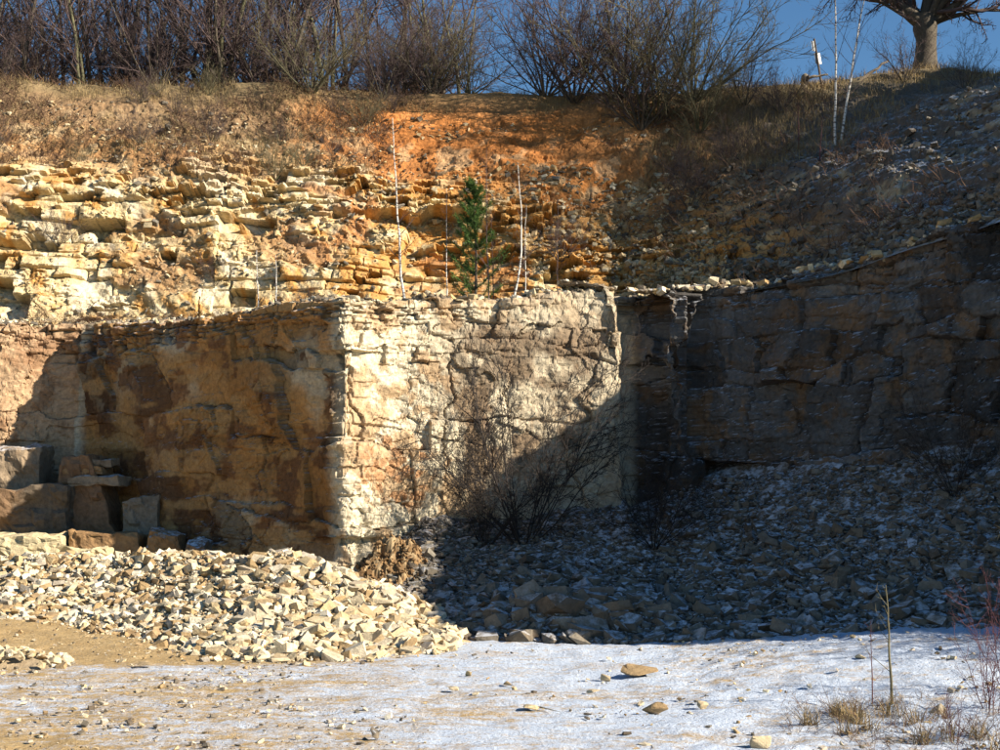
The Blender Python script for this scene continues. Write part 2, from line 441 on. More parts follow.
crack = np.maximum(np.exp(-(ed / .028) ** 2), .8 * np.exp(-(bed_ed / .03) ** 2) * sm(-.1, .3, fbm(Sg * .3, Hc * .8, oct=3, seed=45)))
crack2 = np.exp(-(ed2 / .018) ** 2)
crack_mask = np.clip(sm(-.25, .35, fbm(Sg * .45, Hc * .45, oct=3, seed=44)) + .35 * right + .2 * left, 0, 1)
off = (rn[0] - .5) * .20 + (rn[0] > .86) * .10 - (rn[0] < .12) * .12 + (bed_r[0] - .5) * .16
tilt = (rn[1] - .5) * .16 * vn(Sg * .8, Hc * .3, seed=4) + (rn[2] - .5) * .2 * vn(Sg * .3, Hc * .9, seed=9)
f1, f21, wr = worley(Sg * 2.2 + .4 * vn(Sg * 3, Hc * 3, seed=1), Hc * 2.6, seed=51)
g1, g21, gr = worley(Sg * 6.5, Hc * 8.5, seed=52)
off = off + .5 * (rn[1] - .5) * np.clip(rn[5], -.7, .7) * (.4 + right + .5 * left) + .3 * (rn[2] - .5) * np.clip(rn[6], -.6, .6)
D = rough * (off + tilt) * (.55 + .45 * crack_mask) - .10 * crack * (.12 + .88 * crack_mask)
D = D + topw * ((rn2[0] - .5) * .26 - .07 * crack2 + .0) + (1 - topw) * (.05 * (rn2[0] - .5) * crack_mask - .02 * crack2 * crack_mask) * (1 - .75 * front)
D = D + .07 * (wr - .5) * (.5 + crack_mask) - .05 * np.exp(-(f21 / .06) ** 2) * crack_mask * .6 + .035 * (gr - .5) * (1 - .6 * left)
D = D + .16 * fbm(Sg * .55, Hc * .55, oct=4, seed=60) + .05 * fbm(Sg * 3, Hc * 3, oct=4, seed=61, gain=.6) * (1 - .55 * left)
# steps on the buttress at the corner and undercut foot
butt = np.exp(-((Sg - s_at(-3.6)) / .9) ** 2)
D = D + butt * (.14 * np.sign(vn(Hc * 1.35, Hc * 0 + 3.3, seed=71)) + .03 * np.sign(vn(Hc * 3.7, np.floor(Sg * 1.5), seed=72)) - .25 * sm(1.9, 1.6, Hc) * sm(-3.55, -3.2, PX)[:, None])
D = D - .10 * sm(2.2, .5, Hc) * left
# vertical ribs on the right wall
D = D + right * .12 * fbm(Sg * 1.4, Hc * .18, oct=3, seed=77)
batter = .055 * (Zg - 0.)
offn = D - batter
shoulder = np.concatenate([np.zeros(NV), np.ones(NT)])[None, :]
offn = np.where(shoulder > 0, D * (1 - inw / 1.3) - .055 * Zg - inw, offn)
zadd = shoulder * (.10 * inw + .16 * (rn2[3] - .5) * sm(0, .2, inw) + .06 * fbm(Sg * 3, inw * 3, oct=3, seed=81))
CX = PXs[:, None] + NX[:, None] * offn; CY = PYs[:, None] + NY[:, None] * offn; CZ = Zg + zadd + .02 * (gr - .5)
cliffV = np.stack([CX, CY, CZ], -1)
# stone colours, with shade put into the right wall and mid front face
n1 = fbm(Sg * .5, Hc * .5, oct=5, seed=90); n2 = fbm(Sg * 1.7, Hc * 1.7, oct=5, seed=91, gain=.6); n3 = fbm(Sg * .8, Hc * 2.4, oct=4, seed=92)
nv = fbm(Sg * 2.2, Hc * .35, oct=4, seed=93)
c = np.zeros(Sg.shape + (3,)) + np.array([.50, .42, .29])
c = c * (1 + .30 * (rn[3] - .5))[..., None]
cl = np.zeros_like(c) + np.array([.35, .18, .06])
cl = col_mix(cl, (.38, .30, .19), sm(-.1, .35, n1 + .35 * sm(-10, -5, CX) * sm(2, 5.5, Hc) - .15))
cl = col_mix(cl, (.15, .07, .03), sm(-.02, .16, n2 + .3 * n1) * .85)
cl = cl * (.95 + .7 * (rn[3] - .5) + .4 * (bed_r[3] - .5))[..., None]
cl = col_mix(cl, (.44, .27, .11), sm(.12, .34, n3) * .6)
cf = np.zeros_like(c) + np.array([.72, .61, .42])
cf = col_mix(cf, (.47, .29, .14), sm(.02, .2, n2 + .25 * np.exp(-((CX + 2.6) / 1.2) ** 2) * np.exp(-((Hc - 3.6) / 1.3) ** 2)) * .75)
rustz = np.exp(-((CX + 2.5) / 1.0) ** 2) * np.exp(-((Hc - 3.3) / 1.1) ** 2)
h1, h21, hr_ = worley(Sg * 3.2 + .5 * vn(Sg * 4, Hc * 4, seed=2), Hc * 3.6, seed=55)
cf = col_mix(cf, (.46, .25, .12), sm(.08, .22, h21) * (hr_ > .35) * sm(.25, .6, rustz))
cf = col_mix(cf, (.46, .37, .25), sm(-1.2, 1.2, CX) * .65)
cf = col_mix(cf, (.17, .115, .07), sm(-.22, .15, n1 * .7 + n2 * .7) * sm(-2.4, -.4, CX) * sm(3.1, 2.2, CX) * sm(7.5, 6.6, Hc) * sm(2.2, 3.8, Hc) * .85)  # dark staining, deepened to stand in for the bush's shade here
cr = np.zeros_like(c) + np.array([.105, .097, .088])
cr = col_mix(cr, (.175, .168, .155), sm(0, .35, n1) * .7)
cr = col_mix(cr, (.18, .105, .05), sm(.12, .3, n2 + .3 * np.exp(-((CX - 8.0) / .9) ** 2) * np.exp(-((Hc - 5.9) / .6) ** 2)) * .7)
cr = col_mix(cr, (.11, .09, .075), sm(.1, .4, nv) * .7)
cr = .82 * cr * (1 + .8 * (rn[3] - .5) + .4 * (bed_r[3] - .5))[..., None]  # right wall darkened in colour to deepen its shade
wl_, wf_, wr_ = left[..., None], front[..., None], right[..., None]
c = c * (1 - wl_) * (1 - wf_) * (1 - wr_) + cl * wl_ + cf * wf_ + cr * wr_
endw = (PX < -12.3)[:, None]
c = np.where(endw[..., None], col_mix(np.zeros_like(c) + np.array([.50, .33, .19]), (.33, .19, .10), sm(0, .35, n2)), c)
c = col_mix(c, (.30, .22, .14), shoulder * .6)
c = c * (1 + .25 * (rn2[4] - .5) * topw)[..., None]
c = col_mix(c, (.13, .10, .08), np.maximum(crack * crack_mask, crack2 * topw) * .55)
sn = (right * sm(-5, 1, CX) * .55 + left * .35) * np.ones_like(Sg)
nu, nv_ = Sg.shape
F = grid_faces(nu, nv_)
fc = cid.ravel()[F].min(1); fc2 = cid.ravel()[F].max(1)
tcell = cid2.ravel()[F[:, 0]] + 10**7
usetop = topw.ravel()[F].mean(1) > .5
fcell = np.where(usetop, tcell, fc)
inview = (CX.ravel()[F[:, 0]] > -15) & (CX.ravel()[F[:, 0]] < 12)
fcell = np.where(inview & (CZ.ravel()[F[:, 0]] > .2), fcell, -1)
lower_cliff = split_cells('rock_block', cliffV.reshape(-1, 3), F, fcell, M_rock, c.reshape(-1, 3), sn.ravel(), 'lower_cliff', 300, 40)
tag(lower_cliff, 'tall quarried limestone wall with a sunlit corner and shaded faces', kind='structure')

# ------------------------------------------------------------------ hillside with the broken upper cliff
LEDGE = [(-40, .6), (-17, .4), (-12.5, .5), (-9, 3.15), (-4, 7.4), (0, 6.7), (3, 6.3), (6, 4.6), (8, 3.0), (10, 1.4), (15.5, 3), (18, 4), (24, 12.5), (40, 18.5)]
CLIFFH = [(-40, 4.4), (-14, 4.5), (-9, 4.5), (-5, 4.4), (-2, 4.0), (1, 3.4), (3.5, 2.4), (6, 1.0), (8, .4), (21.5, .4), (26, 12.5), (40, 12.5)]  # last entries: unseen bank added at right to shade the upper slope
CRESTY = [(-40, 49), (-5, 49), (5, 49), (10, 49.5), (14, 50), (40, 52)]
CRESTZ = [(-40, 17.1), (-16, 17.0), (-6, 16.9), (-1, 16.6), (4, 16.7), (7, 16.9), (9.5, 17.0), (12.5, 17.3), (15, 17.4), (22, 17.6), (27, 25.0), (40, 27)]  # crest raised at far right for the added shading bank
hx = np.concatenate([np.arange(-40, -25, .4), np.arange(-25, -17.6, .1), np.arange(-17.6, 19.0, .042), np.arange(19, 30, .1), np.arange(30, 40, .4)])
def prof(x):
    y0 = rim_y(x) + .75; z0 = rim_z(x) - .25
    y1 = y0 + interp(x, LEDGE); z1 = z0 + .45
    ch = interp(x, CLIFFH); y2 = y1 + ch * .42 + .3; z2 = z1 + ch
    yc = interp(x, CRESTY); zc = interp(x, CRESTZ)
    return y0, z0, y1, z1, y2, z2, yc, zc
k5 = np.hanning(41); k5 /= k5.sum()
def sm_x(arr):
    u = np.arange(-40, 40.01, .05); vv = np.interp(u, hx, arr)
    return np.interp(hx, u, np.convolve(np.pad(vv, 20, mode='edge'), k5, 'valid'))
pr = [sm_x(q) for q in prof(hx)]
segs = [(pr[0], pr[1], pr[2], pr[3], 40), (pr[2], pr[3], pr[4], pr[5], 135), (pr[4], pr[5], pr[6], pr[7], 170),
        (pr[6], pr[7], pr[6] + 9, pr[7] + .9, 40), (pr[6] + 9, pr[7] + .9, pr[6] + 110, pr[7] + 3.0, 14)]
HY, HZ, SEG = [], [], []
for i, (ya, za, yb, zb, n) in enumerate(segs):
    t = np.linspace(0, 1, n, endpoint=(i == len(segs) - 1))[None, :]
    HY.append(ya[:, None] + (yb - ya)[:, None] * t); HZ.append(za[:, None] + (zb - za)[:, None] * t); SEG.append(i + t + 0 * ya[:, None])
HY, HZ, SEG = np.concatenate(HY, 1), np.concatenate(HZ, 1), np.concatenate(SEG, 1)
# soften the profile joints a little
for _ in range(3):
    for A in (HY, HZ):
        A[:, 1:-1] = .25 * A[:, :-2] + .5 * A[:, 1:-1] + .25 * A[:, 2:]
HX = np.repeat(hx[:, None], HY.shape[1], 1)
arc = np.concatenate([np.zeros((len(hx), 1)), np.cumsum(np.hypot(np.diff(HY, axis=1), np.diff(HZ, axis=1)), 1)], 1)
dy, dz = np.gradient(HY, axis=1), np.gradient(HZ, axis=1); dl = np.hypot(dy, dz) + 1e-9
ny, nz = -dz / dl, dy / dl
cw = sm(.75, 1.12, SEG) * sm(2.42, 1.97, SEG + .22 * fbm(HX * .35, HZ * .5, oct=3, seed=200))       # how much bare bedded rock
pocket = sm(.17, .40, fbm(HX * .38, HZ * .75, oct=4, seed=219)) * sm(8.3, 8.9, HZ)   # soil and debris lying over the beds
cw = cw * (1 - .85 * pocket)
cw = cw * sm(9.5, 5.5, HX + 1.2 * vn(HX * .3, HZ * .6, seed=3))
fl1 = .30 * np.sign(vn(HX * .27, HX * 0 + .5, seed=204)) + .22 * vn(HX * .15, HZ * .2, seed=205)
hc1, he1, hr1 = bedding((HX + 6) * .72, (HZ + .015 * HX) + fl1, 211, row=(.22, 1.1), asp=(.7, 3.8), jog=.09)
hc2, he2, hr2 = bedding(HX, HZ - .03 * HX + .7 * fl1, 223, row=(.05, .22), asp=(1.2, 6.0), jog=.08)
thin = sm(-.04, .04, fbm(HX * .6, HZ * 1.0, oct=4, seed=215) + .10 + .4 * sm(11.0, 12.0, HZ) - .60 * sm(0, -5, HX) * sm(11.8, 11.0, HZ) + .2 * sm(9.4, 8.6, HZ))
row1 = _h((hc1 // 4096).astype(np.int32), np.zeros(HX.shape, np.int32), np.zeros(HX.shape, np.int32), 216)
row2 = _h((hc2 // 4096).astype(np.int32), np.zeros(HX.shape, np.int32), np.zeros(HX.shape, np.int32), 217)
brk = sm(-.1, .25, fbm(HX * .5, HZ * .9, oct=3, seed=218))          # where the beds are shattered
o1 = (row1 - .5) * .40 + (hr1[0] - .5) * (.10 + .16 * brk) + (hr1[0] > .88) * .16 - (hr1[0] < .13 + .12 * brk) * .55
o2 = (row2 - .5) * .30 + (hr2[0] - .5) * (.12 + .22 * brk) + (hr2[0] > .85) * .15 - (hr2[0] < .15 + .12 * brk) * .34
o1 = o1 + .35 * (hr1[1] - .5) * np.clip(hr1[5], -.5, .5) + .45 * (hr1[2] - .6) * np.clip(hr1[6], -.4, .4)
o2 = o2 + .5 * (hr2[1] - .5) * np.clip(hr2[5], -.4, .4) + .8 * (hr2[2] - .6) * np.clip(hr2[6], -.2, .2)
w1, w21, wrr = worley(HX * 2.1, HZ * 2.8, seed=231)
q1, q21, qr = worley(HX * 5.5, HZ * 7.5, seed=233)
HD = cw * ((1 - thin) * (o1 - .12 * np.exp(-(he1 / .022) ** 2)) + thin * (o2 - .06 * np.exp(-(he2 / .022) ** 2)) + .10 * (wrr - .5) * (.25 + brk) + .08 * (qr - .5) * (.25 + brk) + .04 * fbm(HX * 5, HZ * 6, oct=3, seed=238, gain=.7))
HD = HD + cw * .40 * fbm(HX * .42, HZ * .42, oct=3, seed=240) + .12 * fbm(HX * 1.1, arc * 1.1, oct=4, seed=241)
slope_w = sm(.9, 1.5, SEG) * sm(3.0, 2.7, SEG)
HD = HD + slope_w * (1 - cw) * (.10 * (wrr - .5) + .07 * (qr - .5) + .10 * fbm(HX * 2.4, arc * 2.4, oct=4, seed=243))
HD = HD + sm(1.8, 2.3, SEG) * sm(3.2, 2.8, SEG) * .55 * fbm(HX * .22, arc * .3, oct=3, seed=245)
fade = sm(0.02, .25, SEG)
HD = HD * fade
far = sm(3.2, 4.2, SEG)
nyy, nzz = ny * (1 - cw) + (-.97) * cw, nz * (1 - cw) + .25 * cw
hillV = np.stack([HX, HY + nyy * HD * (1 - far), HZ + nzz * HD * (1 - far) + far * 1.2 * vn(HX * .08, HY * .08, seed=7)], -1)
# mound under the old tree, and the dip of the bank beside it
mnd = .55 * np.exp(-((hillV[..., 0] - 15.2) / 2.2) ** 2) * np.exp(-((hillV[..., 1] - 50) / 2.5) ** 2)
hillV[..., 2] += mnd
# colours
m1 = fbm(HX * .35, arc * .5, oct=5, seed=260); m2 = fbm(HX * 1.6, arc * 1.8, oct=4, seed=261)
rock = np.zeros(HX.shape + (3,)) + np.array([.62, .47, .25])
rock = rock * (1 + .35 * (hr1[3] - .5) * (1 - thin) + .4 * (hr2[3] - .5) * thin)[..., None]
rock = col_mix(rock, (.54, .29, .09), sm(.0, .3, m2 + .62 * sm(-6.5, .5, HX) - .10))
rock = col_mix(rock, (.70, .59, .40), sm(.05, .35, -m2 - .6 * sm(-6, 0, HX)))
soil = np.zeros_like(rock) + np.array([.33, .175, .07])
orange = np.exp(-((HX + .6) / 5.6) ** 4) * sm(1.0, 1.9, SEG)
soil = col_mix(soil, (.50, .19, .05), np.clip(orange * 1.05 + .45 * m1, 0, 1))
soil = soil * (1 + .5 * m2)[..., None]
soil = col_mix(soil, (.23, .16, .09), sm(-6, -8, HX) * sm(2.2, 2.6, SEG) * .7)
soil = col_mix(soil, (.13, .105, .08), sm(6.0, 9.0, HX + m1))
soil = col_mix(soil, (.52, .40, .23), sm(.15, .4, m2) * sm(2.9, 2.2, SEG) * .7)
soil = col_mix(soil, (.24, .18, .09), sm(2.75, 3.0, SEG) * .8)
ledge_c = sm(1.1, .8, SEG)
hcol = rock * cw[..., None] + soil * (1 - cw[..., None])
hcol = col_mix(hcol, (.30, .21, .12), ledge_c * .7)
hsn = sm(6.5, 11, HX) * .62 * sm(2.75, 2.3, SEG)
HF = grid_faces(*HX.shape)
isthin = thin.ravel()[HF].mean(1) > .5
hcell = np.where(isthin, hc2.ravel()[HF[:, 0]] + 10**7, hc1.ravel()[HF].min(1))
hcell = np.where((cw.ravel()[HF].mean(1) > .45) & (np.abs(HX.ravel()[HF[:, 0]]) < 17.4), hcell, -1)
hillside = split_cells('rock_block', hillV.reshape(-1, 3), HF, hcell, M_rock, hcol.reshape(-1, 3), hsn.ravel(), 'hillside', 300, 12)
tag(hillside, 'ochre hillside with broken limestone beds above the quarry wall', kind='structure')
# lookup of the finished hill surface
hill_arc_ok = SEG < 4.5
def hill_point(x, seg):
    i = int(np.clip(np.searchsorted(hx, x), 1, len(hx) - 1)); j = int(np.argmin(np.abs(SEG[i] - seg)))
    return Vector(hillV[i, j])
def hill_at(x, y):
    """surface point with this x and (base) y on the slope"""
    i = int(np.clip(np.searchsorted(hx, x), 1, len(hx) - 1)); j = int(np.argmin(np.abs(hillV[i, :, 1] - y)))
    return Vector(hillV[i, j])
def hill_px(pxx, pyy, lo=0.0, hi=4.0):
    """surface point of the hill seen at this photo pixel"""
    sx = 500 + hillV[..., 0] * FPX / hillV[..., 1]; sy = HOR - (hillV[..., 2] - HC) * FPX / hillV[..., 1]
    d = (sx - pxx) ** 2 + (sy - pyy) ** 2 + 1e6 * ((SEG < lo) | (SEG > hi))
    return Vector(hillV.reshape(-1, 3)[int(np.argmin(d))])

# ------------------------------------------------------------------ stones
def stone_proto(seed, flat=.34):
    rng = random.Random(seed); bm = bmesh.new()
    if seed % 2:
        for _ in range(9):
            q = Vector((rng.gauss(0, 1), rng.gauss(0, 1), rng.gauss(0, 1))).normalized()
            bm.verts.new((q.x * .52, q.y * .40, q.z * flat * .75))
        return finish_stone(bm)
    dx, dy, dz = .5, .5 * rng.uniform(.55, .9), .5 * flat * rng.uniform(.7, 1.4)
    for sx in (-1, 1):
        for sy in (-1, 1):
            for sz in (-1, 1):
                j = lambda: rng.uniform(.55, 1.0)
                bm.verts.new((sx * dx * j(), sy * dy * j(), sz * dz * rng.uniform(.75, 1)))
    for _ in range(5):
        an = rng.uniform(0, 6.28); r = rng.uniform(.8, 1.05)
        bm.verts.new((dx * r * math.cos(an), dy * r * math.sin(an), dz * rng.uniform(-.7, .7)))
    return finish_stone(bm)
def finish_stone(bm):
    res = bmesh.ops.convex_hull(bm, input=bm.verts[:])
    junk = [g for g in res['geom_interior'] if isinstance(g, bmesh.types.BMVert)]
    bmesh.ops.delete(bm, geom=junk, context='VERTS')
    loose = [vv for vv in bm.verts if not vv.link_faces]
    bmesh.ops.delete(bm, geom=loose, context='VERTS')
    bmesh.ops.recalc_face_normals(bm, faces=bm.faces[:])
    bmesh.ops.triangulate(bm, faces=bm.faces[:])
    bm.verts.index_update()
    V = np.array([vv.co[:] for vv in bm.verts], np.float32); Fq = np.array([[vv.index for vv in f.verts] for f in bm.faces], np.int32)
    bm.free()
    return V, Fq
PROTO = [stone_proto(900 + i, .16 + .045 * (i % 7)) for i in range(28)]
_pm = {}
def proto_mesh(i, mat):
    key = (i, mat.name)
    if key not in _pm: _pm[key] = mesh_np('stone', PROTO[i][0], PROTO[i][1], mat)
    return _pm[key]

def rot_mats(ex, ey, ez):
    cx, sx, cy, sy, cz, sz = np.cos(ex), np.sin(ex), np.cos(ey), np.sin(ey), np.cos(ez), np.sin(ez)
    Rm = np.empty((len(ex), 3, 3))
    Rm[:, 0, 0] = cy * cz; Rm[:, 0, 1] = sx * sy * cz - cx * sz; Rm[:, 0, 2] = cx * sy * cz + sx * sz
    Rm[:, 1, 0] = cy * sz; Rm[:, 1, 1] = sx * sy * sz + cx * cz; Rm[:, 1, 2] = cx * sy * sz - sx * cz
    Rm[:, 2, 0] = -sy; Rm[:, 2, 1] = sx * cy; Rm[:, 2, 2] = cx * cy
    return Rm

def scatter(P, size, tilt, seed, parent, n_single, mat_single, colors, snow, child='stone', stuff_name='rubble', sel=None):
    """P (n,3) positions. The n_single largest become child objects, the rest one joined mesh."""
    rng = np.random.default_rng(seed); n = len(P)
    pi = rng.integers(0, len(PROTO), n)
    ex, ey, ez = rng.normal(0, tilt, n), rng.normal(0, tilt, n), rng.uniform(0, 6.283, n)
    score = size.copy() if sel is None else np.where(sel, size, 0)
    order = np.argsort(-score); single = order[:n_single]; rest = order[n_single:]
    for i in single:
        o = link(child, proto_mesh(int(pi[i]), mat_single), parent, tuple(P[i]), (ex[i], ey[i], ez[i]), (size[i],) * 3)
    Rm = rot_mats(ex, ey, ez) * size[:, None, None]
    Vs, Fs, Cs, Ss, base = [], [], [], [], 0
    cr_ = rng.integers(0, len(colors), n); cb = rng.uniform(.78, 1.2, n); carr = np.array(colors)
    for k, (pv, pf) in enumerate(PROTO):
        idx = rest[pi[rest] == k]
        if not len(idx): continue
        W = np.einsum('nij,vj->nvi', Rm[idx], pv) + P[idx][:, None, :]
        Vs.append(W.reshape(-1, 3)); Fs.append((pf[None] + (np.arange(len(idx)) * len(pv))[:, None, None] + base).reshape(-1, 3))
        base += len(idx) * len(pv)
        Cs.append(np.repeat(carr[cr_[idx]] * cb[idx][:, None], len(pv), 0)); Ss.append(np.repeat(snow[idx], len(pv)))
    if Vs:
        o = link(stuff_name, mesh_np(stuff_name, np.concatenate(Vs), np.concatenate(Fs), M_rock, np.concatenate(Cs), np.concatenate(Ss)), parent)
        o['kind'] = 'stuff'

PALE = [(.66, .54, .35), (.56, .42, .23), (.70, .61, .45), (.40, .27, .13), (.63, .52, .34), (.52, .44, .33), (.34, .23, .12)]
GREY = [(.17, .14, .10), (.215, .185, .14), (.13, .10, .07), (.155, .13, .10)]  # scree tones, darkened to put deeper shade into the colour
OCHRE = [(.55, .38, .18), (.60, .48, .29), (.46, .27, .11), (.63, .54, .38)]

def sheet(name, x0, x1, y0, y1, step, zf, mat, colf, snowf, detail=.05, seed=0):
    xs, ys = np.arange(x0, x1, step), np.arange(y0, y1, step)
    A, B = np.meshgrid(xs, ys, indexing='ij')
    Z = zf(A, B) + detail * fbm(A * 3, B * 3, oct=4, seed=seed)
    return link(name, mesh_np(name, np.stack([A, B, Z], -1), grid_faces(len(xs), len(ys)), mat, colf(A, B), snowf(A, B), smooth=False))

# rubble heap
heap = sheet('rubble_heap', -18, .6, 23, 38, .1, lambda x, y: ground_z(x, y) * .6 + heap_z(x, y) - .02, M_rock,
             lambda x, y: np.zeros(x.shape + (3,)) + np.array([.44, .32, .18]), lambda x, y: 0 * x, .08, 300)
tag(heap, 'long heap of pale freshly broken limestone rubble below the brown wall', 'rubble heap')
rng = np.random.default_rng(310)
N = 42000
x = -16.5 + 15.7 * rng.power(1.15, N); t0, c0 = interp(x, HEAP_TOE), interp(x, HEAP_CREST_Y)
f = rng.uniform(0, 1.35, N) - .22 * rng.power(.35, N) * (rng.uniform(0, 1, N) < .3); y = t0 + (c0 - t0) * f
keep = (rng.uniform(0, 1, N) < .30 + .70 * sm(-.02, .18, f)) & (np.abs(x) < .36 * y + 4)
x, y, f = x[keep], y[keep], f[keep]
size = np.clip(.055 * rng.pareto(1.9, len(x)) + .04, .04, .36) * (1.0 + .25 * sm(-7, -4, x))
z = ground_z(x, y) * .6 + heap_z(x, y) + size * .10
size = np.where(f < .0, np.minimum(size, .16), size)
z = np.where(f < .05, np.maximum(z, ground_z(x, y) + size * .08), z)
scatter(np.stack([x, y, z], 1), size, .38, 311, heap, 300, M_stone_pale, PALE, 0 * x, sel=f < 1.05)

# scree under the shaded wall
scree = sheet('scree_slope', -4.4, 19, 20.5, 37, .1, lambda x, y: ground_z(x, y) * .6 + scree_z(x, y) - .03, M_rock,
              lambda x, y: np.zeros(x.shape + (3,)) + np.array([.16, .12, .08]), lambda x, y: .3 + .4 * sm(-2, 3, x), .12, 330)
tag(scree, 'scree slope of grey broken stones with patches of snow', kind='structure')
rng = np.random.default_rng(340)
N = 33000
x = rng.uniform(-4.0, 14.5, N); t0 = interp(x, SCREE_TOE); w0 = rim_y(x)
f = rng.uniform(-.02, 1.0, N); y = t0 + (w0 - t0) * f
keep = (np.abs(x) < .36 * y + 4)
x, y, f = x[keep], y[keep], f[keep]
size = np.clip(.075 * rng.pareto(2.5, len(x)) + .075, .07, .42) * (1.25 - .5 * sm(.3, .9, f)) * (1 + .9 * np.exp(-((x - 1.2) / 1.5) ** 2) * np.exp(-((y - 27.6) / 1.2) ** 2))
z = ground_z(x, y) * .6 + scree_z(x, y) + size * .08
z = np.where(f < .05, np.maximum(z, ground_z(x, y) + size * .08), z)
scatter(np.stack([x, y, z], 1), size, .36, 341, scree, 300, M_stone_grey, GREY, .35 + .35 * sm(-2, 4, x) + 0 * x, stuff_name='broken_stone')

# stones on the upper slope and along the rim
rng = np.random.default_rng(360)
Pn, Sz = [], []
for n, (xa, xb), (sa, sb), (s0, s1) in ((3000, (-17, 7), (1.75, 2.75), (.08, .26)), (9500, (4, 18), (.3, 2.5), (.10, .38)), (1500, (-16, 9), (.4, 1.1), (.10, .30)), (260, (-17, 7), (1.6, 2.2), (.25, .42)), (2600, (-17.5, 8), (1.0, 2.0), (.05, .22)), (1500, (1, 9), (1.0, 2.4), (.10, .36))):
    xx = rng.uniform(xa, xb, n); ss = rng.uniform(sa, sb, n)
    sz = s0 + (s1 - s0) * rng.power(.45, n) ** 2
    dens = fbm(xx * .5, ss * 6, oct=3, seed=365)
    for X_, S_, z_, d_ in zip(xx, ss, sz, dens):
        if d_ < -.12 and X_ < 5: continue
        i = int(np.clip(np.searchsorted(hx, X_), 1, len(hx) - 1)); j = int(np.searchsorted(SEG[i], S_))
        p = hillV[i, min(j, HX.shape[1] - 1)]
        Pn.append((p[0], p[1] - .02, p[2] + z_ * .12)); Sz.append(z_)
Pn, Sz = np.array(Pn), np.array(Sz)
rt = Pn[:, 0] + .8 * vn(Pn[:, 0] * .5, Pn[:, 2] * .5, seed=367) > 6.2
scatter(Pn[~rt], Sz[~rt], .42, 366, hillside, 90, M_stone_ochre, OCHRE[:2] + GREY[:2] + PALE[:2], 0 * Sz[~rt], stuff_name='loose_stones')
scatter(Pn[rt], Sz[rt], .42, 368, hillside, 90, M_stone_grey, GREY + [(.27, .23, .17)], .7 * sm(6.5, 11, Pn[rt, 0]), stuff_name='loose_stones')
i_ = np.nonzero((CX[:, NV + 6] > -14.5) & (CX[:, NV + 6] < 12))[0]
rng = np.random.default_rng(370); n = 4200
ii = rng.choice(i_, n); jj = NV + rng.integers(0, 29, n)
Pr = cliffV[ii, jj]; sz = (.07 + .24 * rng.power(.5, n) ** 2) * (1 + .35 * sm(4, 8, Pr[:, 0]))
Pr = Pr + np.stack([0 * sz, 0 * sz, sz * .10], 1)
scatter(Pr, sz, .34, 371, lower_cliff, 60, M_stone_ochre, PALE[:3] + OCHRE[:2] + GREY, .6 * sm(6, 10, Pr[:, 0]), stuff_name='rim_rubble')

# ------------------------------------------------------------------ quarried blocks at the foot of the left wall
def rough_box(name, x0, x1, y0, y1, z0, z1, seed, color, skew=0.0, amp=.12, snow=0.0, n=24, taper=0.0):
    bm = bmesh.new(); bmesh.ops.create_cube(bm, size=1.0)
    bmesh.ops.subdivide_edges(bm, edges=bm.edges[:], cuts=n, use_grid_fill=True)
    V = np.array([vv.co[:] for vv in bm.verts], np.float64); bm.verts.index_update()
    Fq = np.array([[vv.index for vv in f.verts] for f in bm.faces], np.int32); bm.free()
    dim = np.array([x1 - x0, y1 - y0, z1 - z0]); cen = np.array([(x0 + x1) / 2, (y0 + y1) / 2, z0])
    rngb = np.random.default_rng(seed)
    # round the arrises, break corners
    r = np.abs(V) / .5
    n_on = (r > .999).sum(1)
    V = V * np.where(n_on >= 2, .985, 1.0)[:, None]
    P = V * dim; P[:, 2] += dim[2] / 2
    P[:, 0] += skew * P[:, 2] - taper * V[:, 0] * dim[0] * (P[:, 2] / dim[2])
    P[:, 2] += (rngb.uniform(-.12, .12) * V[:, 0] + rngb.uniform(-.08, .08) * V[:, 1]) * dim[2] * (P[:, 2] / dim[2])
    W = P + cen
    for k in range(3):
        P[:, k] += amp * fbm(W[:, 0] * 2.5 + 7 * k, W[:, 1] * 2.5 + seed, W[:, 2] * 2.5, oct=4, seed=seed + k) * 1.5
    _, f21, wr_ = worley(W[:, 0] * 2.4 + W[:, 1], W[:, 2] * 3, seed=seed)
    P[:, 1] -= amp * 1.3 * (wr_ - .5); P[:, 2] -= amp * .8 * (wr_ - .2) * (V[:, 2] > .45)
    c_ = np.zeros((len(P), 3)) + np.array(color)
    c_ = c_ * (1 + .3 * fbm(W[:, 0] * 1.5, W[:, 1] * 1.5, W[:, 2] * 1.5, oct=4, seed=seed + 9))[:, None]
    c_ = col_mix(c_, (.24, .13, .06), sm(.12, .4, fbm(W[:, 0], W[:, 1] + 5, W[:, 2], oct=4, seed=seed + 5)) * .6)
    me = mesh_np(name, P, Fq, M_rock, c_, np.full(len(P), snow))
    return link(name, me, None, tuple(cen))
BR, CRM, GRY = (.34, .20, .09), (.62, .50, .29), (.30, .22, .14)
